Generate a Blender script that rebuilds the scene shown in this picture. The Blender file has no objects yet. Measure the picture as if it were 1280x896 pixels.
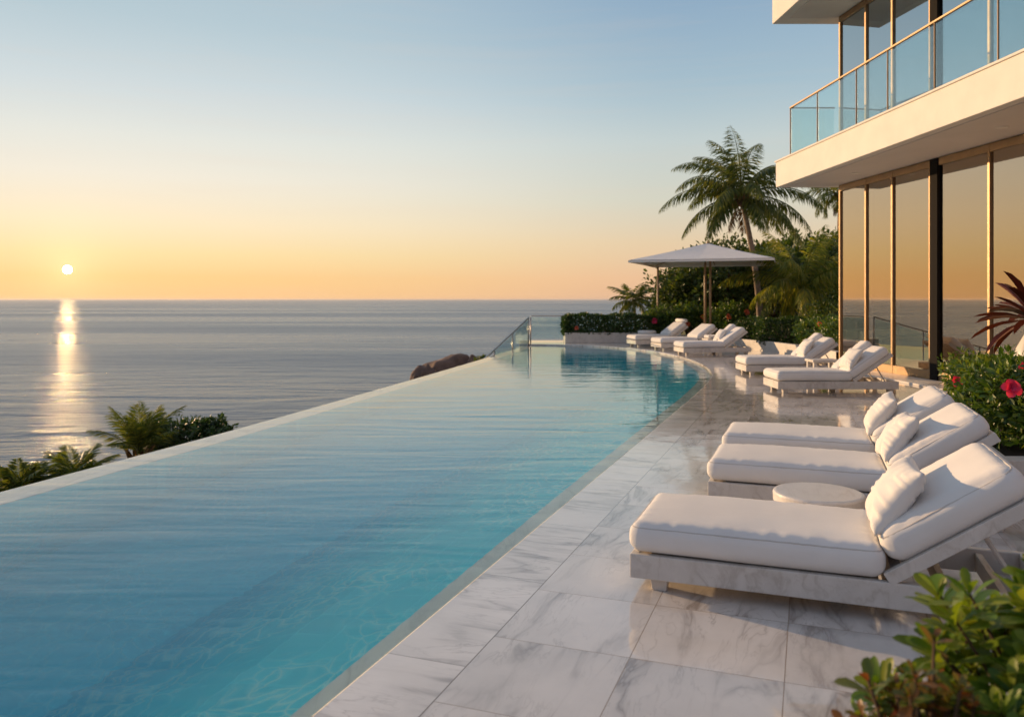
import bpy, bmesh, math, random
import numpy as np
from mathutils import Vector, Matrix, noise as mn
R = math.radians
PI = math.pi
sc = bpy.context.scene
COL = sc.collection

# ------------------------------------------------------------------ helpers
class MB:
    def __init__(s):
        s.v = []; s.f = []; s.uv = None
    def add(s, vs, fs):
        k = len(s.v); s.v.extend([tuple(p) for p in vs])
        s.f.extend([tuple(i + k for i in f) for f in fs])
    def box(s, x0, x1, y0, y1, z0, z1):
        s.add([(x0,y0,z0),(x1,y0,z0),(x1,y1,z0),(x0,y1,z0),(x0,y0,z1),(x1,y0,z1),(x1,y1,z1),(x0,y1,z1)],
              [(0,3,2,1),(4,5,6,7),(0,1,5,4),(1,2,6,5),(2,3,7,6),(3,0,4,7)])
    def tbox(s, M, sx, sy, sz):
        a, b, c = sx/2, sy/2, sz/2
        P = [(-a,-b,-c),(a,-b,-c),(a,b,-c),(-a,b,-c),(-a,-b,c),(a,-b,c),(a,b,c),(-a,b,c)]
        s.add([M @ Vector(p) for p in P], [(0,3,2,1),(4,5,6,7),(0,1,5,4),(1,2,6,5),(2,3,7,6),(3,0,4,7)])
    def bar(s, p, q, w, h):
        p = Vector(p); q = Vector(q); d = q - p
        M = Matrix.Translation((p+q)/2) @ d.to_track_quat('X', 'Z').to_matrix().to_4x4()
        s.tbox(M, d.length, w, h)
    def tube(s, pts, rad, seg=10, cap=True, closed=False):
        pts = [Vector(p) for p in pts]; n = len(pts)
        if not hasattr(rad, '__len__'): rad = [rad]*n
        vs = []; fs = []
        up = Vector((0,0,1)); prev = None
        for i, p in enumerate(pts):
            t = (pts[min(i+1,n-1)] - pts[max(i-1,0)]) if not closed else pts[(i+1)%n]-pts[i-1]
            if t.length < 1e-9: t = Vector((0,0,1))
            t.normalize()
            if prev is None:
                a = t.cross(up if abs(t.z) < .9 else Vector((1,0,0))).normalized()
            else:
                a = (prev - t*prev.dot(t)).normalized()
            prev = a; b = t.cross(a)
            for k in range(seg):
                g = 2*PI*k/seg
                vs.append(p + (a*math.cos(g) + b*math.sin(g))*rad[i])
        m = n if closed else n-1
        for i in range(m):
            j = (i+1) % n
            for k in range(seg):
                l = (k+1) % seg
                fs.append((i*seg+k, i*seg+l, j*seg+l, j*seg+k))
        if cap and not closed:
            fs.append(tuple(range(seg))[::-1]); fs.append(tuple((n-1)*seg+k for k in range(seg)))
        s.add(vs, fs)
    def lathe(s, prof, seg=32, c=(0,0,0)):
        vs = []; fs = []; n = len(prof)
        for r, z in prof:
            for k in range(seg):
                g = 2*PI*k/seg; vs.append((c[0]+r*math.cos(g), c[1]+r*math.sin(g), c[2]+z))
        for i in range(n-1):
            for k in range(seg):
                l = (k+1) % seg
                fs.append((i*seg+k, i*seg+l, (i+1)*seg+l, (i+1)*seg+k))
        fs.append(tuple(range(seg))[::-1]); fs.append(tuple((n-1)*seg+k for k in range(seg)))
        s.add(vs, fs)
    def prism(s, poly, z0, z1):
        n = len(poly)
        s.add([(x,y,z0) for x,y in poly] + [(x,y,z1) for x,y in poly],
              [tuple(range(n))[::-1], tuple(range(n,2*n))] + [(i,(i+1)%n,n+(i+1)%n,n+i) for i in range(n)])
    def build(s, name, m, parent=None, smooth=False, bevel=0, org=None, loc=None, tri=False, merge=False, fixn=False, auto=None):
        me = bpy.data.meshes.new(name)
        v = s.v
        if org is not None: v = [(p[0]-org[0], p[1]-org[1], p[2]-org[2]) for p in v]
        me.from_pydata(v, [], s.f)
        if s.uv is not None:
            ul = me.uv_layers.new(name='UVMap')
            lv = np.zeros(len(me.loops), dtype=np.int32); me.loops.foreach_get('vertex_index', lv)
            ul.data.foreach_set('uv', np.array(s.uv, dtype=np.float32)[lv].ravel())
        if tri or merge or fixn:
            bm = bmesh.new(); bm.from_mesh(me)
            if merge: bmesh.ops.remove_doubles(bm, verts=bm.verts, dist=1e-4)
            if tri: bmesh.ops.triangulate(bm, faces=[f for f in bm.faces if len(f.verts) > 4])
            if fixn: bmesh.ops.recalc_face_normals(bm, faces=bm.faces)
            bm.to_mesh(me); bm.free()
        me.materials.append(m)
        if smooth: me.polygons.foreach_set('use_smooth', [True]*len(me.polygons))
        o = bpy.data.objects.new(name, me); COL.objects.link(o)
        if parent: o.parent = parent
        if loc: o.location = loc
        if bevel:
            b = o.modifiers.new('bevel', 'BEVEL'); b.width = bevel; b.segments = 2; b.limit_method = 'ANGLE'; b.angle_limit = R(35)
        return o

def tag(o, label=None, cat=None, group=None, kind=None):
    if label: o['label'] = label
    if cat: o['category'] = cat
    if group: o['group'] = group
    if kind: o['kind'] = kind
    return o
def empty(name, loc, rz=0, label=None, cat=None, group=None):
    o = bpy.data.objects.new(name, None); COL.objects.link(o)
    o.empty_display_size = .2
    o.location = loc; o.rotation_euler = (0,0,rz)
    return tag(o, label, cat, group)
def kids(o): return [c for c in COL.objects if c.parent == o]
def copy_tree(o, parent=None):
    c = o.copy(); COL.objects.link(c)
    if parent: c.parent = parent
    for ch in kids(o): copy_tree(ch, c)
    return c
def smooth01(a, b, x):
    t = min(max((x-a)/(b-a), 0), 1); return t*t*(3-2*t)
def catmull(P, n=8):
    out = []
    for i in range(len(P)-1):
        p0 = P[max(i-1,0)]; p1 = P[i]; p2 = P[i+1]; p3 = P[min(i+2,len(P)-1)]
        for k in range(n):
            t = k/n
            out.append(tuple(.5*((2*b)+(-a+c)*t+(2*a-5*b+4*c-d)*t*t+(-a+3*b-3*c+d)*t**3) for a,b,c,d in zip(p0,p1,p2,p3)))
    out.append(tuple(P[-1])); return out
def offset(P, d):
    """polyline moved d to its left"""
    out = []
    n = len(P)
    for i in range(n):
        a = P[max(i-1,0)]; b = P[min(i+1,n-1)]
        tx, ty = b[0]-a[0], b[1]-a[1]; l = math.hypot(tx,ty) or 1
        out.append((P[i][0] - ty/l*d, P[i][1] + tx/l*d))
    return out

# ------------------------------------------------------------------ materials
def mat(name):
    m = bpy.data.materials.new(name); m.use_nodes = True
    nt = m.node_tree; return m, nt, nt.nodes['Principled BSDF'], nt.nodes['Material Output']
def N(nt, t, **kw):
    n = nt.nodes.new(t)
    for k, v in kw.items():
        if k.startswith('_'): setattr(n, k[1:], v)
        else:
            key = k.replace('__', ' ')
            n.inputs[int(k[1:]) if k[0] == 'i' and k[1:].isdigit() else key].default_value = v
    return n
def L(nt, a, b): nt.links.new(a, b)
def math_(nt, op, a, b=None, c=None, clamp=False):
    n = nt.nodes.new('ShaderNodeMath'); n.operation = op; n.use_clamp = clamp
    for i, x in enumerate((a, b, c)):
        if x is None: continue
        if isinstance(x, (int, float)): n.inputs[i].default_value = x
        else: L(nt, x, n.inputs[i])
    return n.outputs[0]
def ramp(nt, fac, stops, interp='LINEAR'):
    n = nt.nodes.new('ShaderNodeValToRGB'); cr = n.color_ramp; cr.interpolation = interp
    while len(cr.elements) < len(stops): cr.elements.new(.5)
    for e, (p, c) in zip(cr.elements, stops):
        e.position = p; e.color = (*c, 1) if len(c) == 3 else c
    L(nt, fac, n.inputs[0]); return n.outputs[0]
def mix(nt, fac, a, b, bt='MIX'):
    n = nt.nodes.new('ShaderNodeMix'); n.data_type = 'RGBA'; n.blend_type = bt
    for s, x in ((0, fac), (6, a), (7, b)):
        if isinstance(x, (int, float)): n.inputs[s].default_value = x
        elif isinstance(x, tuple): n.inputs[s].default_value = (*x, 1) if len(x) == 3 else x
        else: L(nt, x, n.inputs[s])
    return n.outputs[2]
def bump(nt, h, strength=.3, dist=.01, normal=None):
    n = N(nt, 'ShaderNodeBump', Strength=strength, Distance=dist); L(nt, h, n.inputs['Height'])
    if normal: L(nt, normal, n.inputs['Normal'])
    return n.outputs[0]
def noise(nt, vec, scale, detail=4, rough=.5, dist=0):
    n = N(nt, 'ShaderNodeTexNoise', Scale=scale, Detail=detail, Roughness=rough, Distortion=dist)
    if vec: L(nt, vec, n.inputs['Vector'])
    return n.outputs[0]

def simple(name, col, rough=.6, metal=0, nscale=0, namp=.15, bmp=0, bscale=30, spec=.5):
    m, nt, p, o = mat(name)
    p.inputs['Roughness'].default_value = rough; p.inputs['Metallic'].default_value = metal
    p.inputs['Specular IOR Level'].default_value = spec
    tc = N(nt, 'ShaderNodeTexCoord')
    if nscale:
        f = noise(nt, tc.outputs['Object'], nscale, 5, .6)
        c = ramp(nt, f, [(.3, tuple(x*(1-namp) for x in col)), (.7, tuple(min(1,x*(1+namp)) for x in col))])
        L(nt, c, p.inputs['Base Color'])
    else: p.inputs['Base Color'].default_value = (*col, 1)
    if bmp:
        L(nt, bump(nt, noise(nt, tc.outputs['Object'], bscale, 6, .65), bmp, .01), p.inputs['Normal'])
    return m

def marble_nodes(nt, vec, base=(.80,.755,.71), vein=(.38,.34,.31), sc_=1.0, amt=1.0):
    """veined white marble on vector vec -> colour socket"""
    mp = N(nt, 'ShaderNodeMapping'); mp.inputs['Rotation'].default_value = (0,0,R(38)); mp.inputs['Scale'].default_value = (2.4*sc_, .6*sc_, 1.5*sc_)
    L(nt, vec, mp.inputs['Vector'])
    w = N(nt, 'ShaderNodeTexNoise', Scale=1.1, Detail=3.0, Roughness=.5); L(nt, mp.outputs[0], w.inputs['Vector'])
    wv = nt.nodes.new('ShaderNodeVectorMath'); wv.operation = 'MULTIPLY_ADD'
    L(nt, w.outputs['Color'], wv.inputs[0]); wv.inputs[1].default_value = (1.1,1.1,1.1); L(nt, mp.outputs[0], wv.inputs[2])
    n1 = noise(nt, wv.outputs[0], 1.2, 5, .55)
    a1 = math_(nt, 'ABSOLUTE', math_(nt, 'SUBTRACT', n1, .5))
    v1 = ramp(nt, a1, [(0,(1,1,1)), (.014,(.65,.65,.65)), (.045,(.2,.2,.2)), (.11,(0,0,0))])
    n2 = noise(nt, wv.outputs[0], 3.1, 4, .6)
    a2 = math_(nt, 'ABSOLUTE', math_(nt, 'SUBTRACT', n2, .48))
    v2 = ramp(nt, a2, [(0,(.55,.55,.55)), (.012,(.2,.2,.2)), (.04,(0,0,0))])
    msk = noise(nt, vec, 1.7*sc_, 3, .5)
    mk = ramp(nt, msk, [(.36,(.12,.12,.12)), (.6,(1,1,1))])
    vv = math_(nt, 'MULTIPLY', math_(nt, 'MAXIMUM', v1, v2), mk)
    vv = math_(nt, 'MULTIPLY', vv, 1.0*amt, clamp=True)
    cl = noise(nt, vec, 2.2*sc_, 5, .6)
    bc = ramp(nt, cl, [(.3, tuple(x*.87 for x in base)), (.62, base)])
    return mix(nt, vv, bc, vein)

A0, B0, TS = -1.407, 3.534, .655
EX, EY = .9374, -.3482        # unit vector across the deck; (-EY, EX) runs along the pool
def wet_normal(nt, vec, s=1.0):
    a = noise(nt, vec, 2.5, 3, .5); b = noise(nt, vec, 26, 3, .5)
    h = math_(nt, 'MULTIPLY_ADD', b, .05, a)
    return bump(nt, h, .16*s, .02)
def deck_material():
    m, nt, p, o = mat('polished_marble_tiles')
    g = N(nt, 'ShaderNodeNewGeometry')
    sp = N(nt, 'ShaderNodeSeparateXYZ'); L(nt, g.outputs['Position'], sp.inputs[0])
    x, y = sp.outputs[0], sp.outputs[1]
    a = math_(nt, 'MULTIPLY_ADD', x, EX, math_(nt, 'MULTIPLY', y, EY))
    b = math_(nt, 'MULTIPLY_ADD', x, -EY, math_(nt, 'MULTIPLY', y, EX))
    ta = math_(nt, 'DIVIDE', math_(nt, 'SUBTRACT', a, A0), TS); tb = math_(nt, 'DIVIDE', math_(nt, 'SUBTRACT', b, B0), TS)
    fa, fb = math_(nt, 'FLOOR', ta), math_(nt, 'FLOOR', tb)
    idv = N(nt, 'ShaderNodeCombineXYZ'); L(nt, fa, idv.inputs[0]); L(nt, fb, idv.inputs[1])
    wn = N(nt, 'ShaderNodeTexWhiteNoise'); wn.noise_dimensions = '3D'; L(nt, idv.outputs[0], wn.inputs['Vector'])
    off = nt.nodes.new('ShaderNodeVectorMath'); off.operation = 'MULTIPLY_ADD'
    L(nt, wn.outputs['Color'], off.inputs[0]); off.inputs[1].default_value = (30,30,30)
    ab = N(nt, 'ShaderNodeCombineXYZ'); L(nt, a, ab.inputs[0]); L(nt, b, ab.inputs[1]); L(nt, ab.outputs[0], off.inputs[2])
    c = marble_nodes(nt, off.outputs[0], amt=1.1)
    tone = math_(nt, 'MULTIPLY_ADD', wn.outputs['Value'], .2, .83)
    tc = N(nt, 'ShaderNodeCombineColor'); [L(nt, tone, tc.inputs[i]) for i in range(3)]
    c = mix(nt, 1.0, c, tc.outputs[0], 'MULTIPLY')
    def line(t, w):
        fr = math_(nt, 'FRACT', t); d = math_(nt, 'MINIMUM', fr, math_(nt, 'SUBTRACT', 1.0, fr))
        return math_(nt, 'LESS_THAN', d, w)
    gl = math_(nt, 'MAXIMUM', line(ta, .0035), line(tb, .0035))
    c = mix(nt, gl, c, (.30,.24,.19))
    L(nt, c, p.inputs['Base Color'])
    rn = noise(nt, g.outputs['Position'], 1.3, 5, .6)
    rr = ramp(nt, rn, [(.3,(.07,)*3), (.7,(.17,)*3)])
    L(nt, mix(nt, gl, rr, (.6,.6,.6)), p.inputs['Roughness'])
    p.inputs['Coat Weight'].default_value = .6; p.inputs['Coat Roughness'].default_value = .04
    nn = wet_normal(nt, g.outputs['Position'])
    L(nt, nn, p.inputs['Normal']); L(nt, nn, p.inputs['Coat Normal'])
    return m
def coping_material():
    m, nt, p, o = mat('marble_coping')
    uv = N(nt, 'ShaderNodeUVMap'); g = N(nt, 'ShaderNodeNewGeometry')
    sp = N(nt, 'ShaderNodeSeparateXYZ'); L(nt, uv.outputs[0], sp.inputs[0])
    t = math_(nt, 'DIVIDE', sp.outputs[0], 1.12); f = math_(nt, 'FLOOR', t)
    wn = N(nt, 'ShaderNodeTexWhiteNoise'); wn.noise_dimensions = '1D'; L(nt, f, wn.inputs['W'])
    off = nt.nodes.new('ShaderNodeVectorMath'); off.operation = 'MULTIPLY_ADD'
    L(nt, wn.outputs['Color'], off.inputs[0]); off.inputs[1].default_value = (40,40,40); L(nt, uv.outputs[0], off.inputs[2])
    c = marble_nodes(nt, off.outputs[0], base=(.82,.775,.73), amt=1.1)
    tone = math_(nt, 'MULTIPLY_ADD', wn.outputs['Value'], .12, .90)
    tc = N(nt, 'ShaderNodeCombineColor'); [L(nt, tone, tc.inputs[i]) for i in range(3)]
    c = mix(nt, 1.0, c, tc.outputs[0], 'MULTIPLY')
    fr = math_(nt, 'FRACT', t); d = math_(nt, 'MINIMUM', fr, math_(nt, 'SUBTRACT', 1.0, fr))
    gl = math_(nt, 'LESS_THAN', d, .0018)
    gl = math_(nt, 'MAXIMUM', gl, math_(nt, 'GREATER_THAN', sp.outputs[1], .394))
    c = mix(nt, gl, c, (.22,.17,.13))
    L(nt, c, p.inputs['Base Color'])
    rn = noise(nt, g.outputs['Position'], 1.3, 5, .6)
    L(nt, ramp(nt, rn, [(.3,(.09,)*3), (.7,(.2,)*3)]), p.inputs['Roughness'])
    p.inputs['Coat Weight'].default_value = .6; p.inputs['Coat Roughness'].default_value = .05
    nn = wet_normal(nt, g.outputs['Position']); L(nt, nn, p.inputs['Normal']); L(nt, nn, p.inputs['Coat Normal'])
    return m
def stone(name, base, vein, rough=.5, s=1.0, amt=.8, coords='Object'):
    m, nt, p, o = mat(name)
    tc = N(nt, 'ShaderNodeTexCoord')
    c = marble_nodes(nt, tc.outputs[coords], base, vein, s, amt)
    L(nt, c, p.inputs['Base Color']); p.inputs['Roughness'].default_value = rough
    L(nt, bump(nt, noise(nt, tc.outputs[coords], 60, 5, .6), .12, .004), p.inputs['Normal'])
    return m
def fabric(name, col):
    m, nt, p, o = mat(name)
    tc = N(nt, 'ShaderNodeTexCoord')
    w1 = N(nt, 'ShaderNodeTexWave', Scale=170.0, Distortion=1.5, Detail=1.0); w1.bands_direction = 'X'; L(nt, tc.outputs['Object'], w1.inputs[0])
    w2 = N(nt, 'ShaderNodeTexWave', Scale=170.0, Distortion=1.5, Detail=1.0); w2.bands_direction = 'Y'; L(nt, tc.outputs['Object'], w2.inputs[0])
    wv = math_(nt, 'ADD', w1.outputs[1], w2.outputs[1])
    big = noise(nt, tc.outputs['Object'], 5, 4, .55)
    h = math_(nt, 'MULTIPLY_ADD', big, 6.0, wv)
    L(nt, bump(nt, h, .25, .0022), p.inputs['Normal'])
    f = noise(nt, tc.outputs['Object'], 3.0, 5, .6)
    L(nt, ramp(nt, f, [(.3, tuple(x*.93 for x in col)), (.7, col)]), p.inputs['Base Color'])
    p.inputs['Roughness'].default_value = .9; p.inputs['Specular IOR Level'].default_value = .2
    p.inputs['Sheen Weight'].default_value = .15; p.inputs['Sheen Roughness'].default_value = .5
    return m
def leaf_mat(name, cols, rough=.45, trans=.35, spec=.5):
    m, nt, p, o = mat(name)
    g = N(nt, 'ShaderNodeNewGeometry')
    c = ramp(nt, g.outputs['Random Per Island'], [(i/(len(cols)-1), c) for i, c in enumerate(cols)])
    tc = N(nt, 'ShaderNodeTexCoord')
    cl = noise(nt, tc.outputs['Object'], 1.7, 2, .5)
    c = mix(nt, 1.0, c, ramp(nt, cl, [(.3,(.65,.7,.6)), (.7,(1.15,1.1,.95))]), 'MULTIPLY')
    L(nt, c, p.inputs['Base Color'])
    p.inputs['Roughness'].default_value = rough; p.inputs['Specular IOR Level'].default_value = spec
    tr = N(nt, 'ShaderNodeBsdfTranslucent')
    L(nt, mix(nt, 1.0, c, (1.5,1.35,.5), 'MULTIPLY'), tr.inputs['Color'])
    ms = N(nt, 'ShaderNodeMixShader', i0=trans); L(nt, p.outputs[0], ms.inputs[1]); L(nt, tr.outputs[0], ms.inputs[2])
    L(nt, ms.outputs[0], o.inputs['Surface'])
    return m
def glass_mat(name, tint, gcol, base, k, ior=1.5, wav=0):
    m, nt, p, o = mat(name); nt.nodes.remove(p)
    fr = N(nt, 'ShaderNodeFresnel', IOR=ior)
    f = math_(nt, 'MULTIPLY_ADD', fr.outputs[0], k, base, clamp=True)
    t = N(nt, 'ShaderNodeBsdfTransparent', Color=(*tint, 1)); gl = N(nt, 'ShaderNodeBsdfGlossy', Color=(*gcol, 1), Roughness=.003)
    if wav:
        g = N(nt, 'ShaderNodeNewGeometry')
        L(nt, bump(nt, noise(nt, g.outputs['Position'], .9, 2, .5), wav, .02), gl.inputs['Normal'])
    ms = N(nt, 'ShaderNodeMixShader'); L(nt, f, ms.inputs[0]); L(nt, t.outputs[0], ms.inputs[1]); L(nt, gl.outputs[0], ms.inputs[2])
    L(nt, ms.outputs[0], o.inputs['Surface'])
    return m

M = {}
M['deck'] = deck_material()
M['coping'] = coping_material()
M['frame'] = stone('bleached_frame', (.66,.62,.575), (.43,.38,.33), .42, 1.6, .7)
M['bench_wood'] = stone('bleached_slats', (.60,.53,.45), (.35,.28,.2), .6, 2.5, .7)
M['tabletop'] = stone('pale_stone_top', (.74,.70,.66), (.5,.45,.4), .3, 1.5, .6)
M['fabric'] = fabric('white_canvas', (.80,.775,.745))
M['pillow'] = fabric('cream_linen', (.82,.79,.75))
M['canopy'] = fabric('canopy_cloth', (.86,.82,.77))
M['piping'] = fabric('seam_piping', (.60,.56,.52))
M['render'] = simple('warm_white_render', (.74,.69,.62), .8, nscale=2.2, namp=.05, bmp=.25, bscale=60)
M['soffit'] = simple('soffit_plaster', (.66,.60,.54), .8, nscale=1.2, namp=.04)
M['planter'] = stone('travertine', (.64,.60,.54), (.45,.40,.34), .6, 2.2, .6)
M['bronze'] = simple('bronze_frame', (.27,.18,.10), .45, .6, nscale=4, namp=.12)
M['black'] = simple('black_frame', (.012,.010,.009), .8, 0, spec=.1)
M['steel'] = simple('brushed_rail', (.38,.33,.28), .32, .9, nscale=8, namp=.1)
M['pole'] = simple('oiled_teak', (.36,.23,.12), .45, nscale=14, namp=.25)
M['glass'] = glass_mat('bronze_coated_glass', (.84,.80,.72), (1,.84,.66), .42, .9, wav=.0)
M['glass_up'] = glass_mat('upper_coated_glass', (.50,.55,.58), (.78,.88,.95), .50, .9)
M['clear'] = glass_mat('rail_glass', (.84,.93,.93), (.9,.95,1), .02, .4)
M['soil'] = simple('dark_soil', (.035,.022,.015), .95, nscale=10, bmp=.8)
M['rock'] = simple('brown_rock', (.16,.10,.075), .9, nscale=1.6, namp=.45, bmp=.9, bscale=3)
M['bark'] = simple('palm_bark', (.24,.18,.13), .9, nscale=9, namp=.35, bmp=.8, bscale=25)
M['twig'] = simple('brown_twig', (.09,.055,.03), .9, nscale=9, namp=.3)
M['interior'] = simple('interior_plaster', (.60,.50,.40), .85, nscale=1, namp=.05)
M['ifloor'] = simple('interior_floor', (.32,.26,.20), .25, nscale=2, namp=.1)
M['sheer'] = simple('sheer_curtain', (.74,.68,.58), .9)
M['petal'] = leaf_mat('hibiscus_petal', [(.66,.02,.13),(.82,.06,.22)], .5, .4)
M['petal_orange'] = leaf_mat('orange_petal', [(.70,.12,.05),(.8,.22,.12)], .5, .4)
M['leaf_gloss'] = leaf_mat('glossy_leaf', [(.06,.13,.02),(.11,.21,.025),(.19,.29,.035),(.28,.33,.05),(.09,.17,.02)], .38, .42, .3)
M['leaf_red'] = leaf_mat('russet_leaf', [(.09,.14,.025),(.14,.20,.03),(.22,.09,.03),(.10,.15,.02),(.26,.07,.035),(.16,.22,.03)], .35, .38)
M['leaf_hib'] = leaf_mat('hibiscus_leaf', [(0.0338, 0.081, 0.0162), (0.0607, 0.135, 0.0216), (0.108, 0.189, 0.0297), (0.1755, 0.2295, 0.0405)], .38, .35)
M['leaf_hedge'] = leaf_mat('hedge_leaf', [(0.0195, 0.0546, 0.013), (0.0364, 0.0845, 0.0182), (0.065, 0.117, 0.0234)], .42, .3)
M['leaf_tree'] = leaf_mat('tree_leaf', [(.035,.075,.015),(.06,.11,.02),(.10,.15,.03),(.15,.18,.035)], .42, .35)
M['frond'] = leaf_mat('palm_frond', [(.055,.10,.02),(.09,.14,.028),(.16,.20,.035),(.24,.24,.05)], .4, .4)
M['frond_lit'] = leaf_mat('lit_palm_frond', [(.10,.16,.025),(.16,.22,.035),(.24,.27,.045),(.32,.30,.06)], .4, .5)  # brighter copy of the frond colours, sunlit look put into the colour
M['frond_dry'] = leaf_mat('dry_frond', [(.20,.13,.05),(.14,.08,.035),(.08,.05,.02)], .7, .2)
M['cordyline'] = leaf_mat('burgundy_leaf', [(.07,.015,.015),(.14,.03,.02),(.05,.02,.012)], .35, .3)
M['pot'] = simple('white_glazed_pot', (.68,.64,.58), .35, nscale=3, namp=.05)
M['towel'] = simple('white_towel', (.74,.72,.70), .95, bmp=.5, bscale=120)
M['bark_mulch'] = M['soil']
M['light'] = simple('downlight_trim', (.75,.70,.62), .4)

def wall_tile(name='pool_mosaic', caustic_k=.35, K=((.035,.64,.78),(.05,.70,.83),(.08,.73,.85))):
    m, nt, p, o = mat(name)
    g = N(nt, 'ShaderNodeNewGeometry')
    br = N(nt, 'ShaderNodeTexBrick', Scale=1.0); br.offset = 0
    br.inputs['Color1'].default_value = (*K[0],1); br.inputs['Color2'].default_value = (*K[1],1); br.inputs['Mortar'].default_value = (*K[2],1)
    br.inputs['Mortar Size'].default_value = .006; br.inputs['Brick Width'].default_value = .3; br.inputs['Row Height'].default_value = .3
    mp = N(nt, 'ShaderNodeMapping'); mp.inputs['Rotation'].default_value = (0,0,R(20.4)); L(nt, g.outputs['Position'], mp.inputs[0]); L(nt, mp.outputs[0], br.inputs['Vector'])
    # pale web of caustic light, painted into the tile colour
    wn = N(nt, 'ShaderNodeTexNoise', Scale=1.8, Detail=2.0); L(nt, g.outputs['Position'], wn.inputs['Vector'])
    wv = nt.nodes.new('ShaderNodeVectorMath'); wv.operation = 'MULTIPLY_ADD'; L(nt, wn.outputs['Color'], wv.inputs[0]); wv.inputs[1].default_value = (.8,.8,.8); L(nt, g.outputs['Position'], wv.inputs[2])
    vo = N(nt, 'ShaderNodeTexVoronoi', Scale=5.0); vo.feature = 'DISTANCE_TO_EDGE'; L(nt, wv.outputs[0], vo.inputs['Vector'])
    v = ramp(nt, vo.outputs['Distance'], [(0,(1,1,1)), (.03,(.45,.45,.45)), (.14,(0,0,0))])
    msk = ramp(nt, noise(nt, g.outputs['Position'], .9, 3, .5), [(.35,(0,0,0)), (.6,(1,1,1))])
    caustic_f = math_(nt, 'MULTIPLY', math_(nt, 'MULTIPLY', v, msk), caustic_k)
    c = mix(nt, caustic_f, br.outputs[0], (.62,.86,.84))
    L(nt, c, p.inputs['Base Color']); p.inputs['Roughness'].default_value = .5
    return m
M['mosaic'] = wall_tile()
M['bench'] = wall_tile('caustic_bench_tile', .9, ((.03,.60,.73),(.045,.66,.78),(.07,.69,.81)))  # bench tile with the painted caustic web made stronger
M['ledge'] = stone('submerged_marble', (.62,.66,.63), (.38,.42,.41), .5, 1.0, .9)

def water_material():
    m, nt, p, o = mat('pool_water')
    g = N(nt, 'ShaderNodeNewGeometry')
    mp = N(nt, 'ShaderNodeMapping'); mp.inputs['Scale'].default_value = (.32,1.5,1); mp.inputs['Rotation'].default_value = (0,0,R(5)); L(nt, g.outputs['Position'], mp.inputs[0])
    a = noise(nt, mp.outputs[0], 1.7, 2, .45, .5); b = noise(nt, mp.outputs[0], 5.5, 2, .5, .3)
    msk = ramp(nt, noise(nt, g.outputs['Position'], .16, 2, .5), [(.3,(.35,)*3), (.65,(1,1,1))])
    h = math_(nt, 'MULTIPLY', math_(nt, 'MULTIPLY_ADD', b, .22, a), msk)
    nn = bump(nt, h, .30, .045)
    p.inputs['Base Color'].default_value = (1,1,1,1); p.inputs['Roughness'].default_value = .0
    p.inputs['IOR'].default_value = 1.33; p.inputs['Transmission Weight'].default_value = 1
    L(nt, nn, p.inputs['Normal'])
    va = N(nt, 'ShaderNodeVolumeAbsorption', Color=(.04,.74,.86,1), Density=.28)
    L(nt, va.outputs[0], o.inputs['Volume'])
    return m
M['water'] = water_material()
def sea_material():
    m, nt, p, o = mat('sea_water')
    g = N(nt, 'ShaderNodeNewGeometry')
    mp = N(nt, 'ShaderNodeMapping'); mp.inputs['Scale'].default_value = (.30,1.0,1); mp.inputs['Rotation'].default_value = (0,0,R(-6)); L(nt, g.outputs['Position'], mp.inputs[0])
    a = noise(nt, mp.outputs[0], .16, 3, .5, .6); b = noise(nt, mp.outputs[0], .75, 3, .55, .4); c = noise(nt, g.outputs['Position'], 2.6, 3, .6)
    h = math_(nt, 'ADD', math_(nt, 'MULTIPLY', a, 1.4), math_(nt, 'MULTIPLY_ADD', c, .11, math_(nt, 'MULTIPLY', b, .42)))
    L(nt, bump(nt, h, 1.0, .85), p.inputs['Normal'])
    mp2 = N(nt, 'ShaderNodeMapping'); mp2.inputs['Scale'].default_value = (.15,1.0,1); L(nt, g.outputs['Position'], mp2.inputs[0])
    band = noise(nt, mp2.outputs[0], .010, 4, .6)
    L(nt, ramp(nt, band, [(.4,(.24,)*3), (.6,(.36,)*3)]), p.inputs['Roughness'])
    p.inputs['Base Color'].default_value = (.115,.155,.20,1); p.inputs['IOR'].default_value = 1.33; p.inputs['Specular Tint'].default_value = (.36,.46,.62,1)
    return m
M['sea'] = sea_material()
def ground_material():
    m, nt, p, o = mat('coastal_ground')
    g = N(nt, 'ShaderNodeNewGeometry'); sp = N(nt, 'ShaderNodeSeparateXYZ'); L(nt, g.outputs['Position'], sp.inputs[0])
    n1 = noise(nt, g.outputs['Position'], .5, 6, .65)
    green = ramp(nt, n1, [(.35,(.03,.04,.012)), (.6,(.07,.07,.025))])
    sand = ramp(nt, n1, [(.35,(.22,.16,.11)), (.6,(.36,.27,.19))])
    f = math_(nt, 'MULTIPLY_ADD', sp.outputs[2], .5, 5.2, clamp=True)
    L(nt, mix(nt, f, sand, green), p.inputs['Base Color']); p.inputs['Roughness'].default_value = .95
    L(nt, bump(nt, noise(nt, g.outputs['Position'], 4, 6, .7), .8, .08), p.inputs['Normal'])
    return m
M['ground'] = ground_material()

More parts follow.
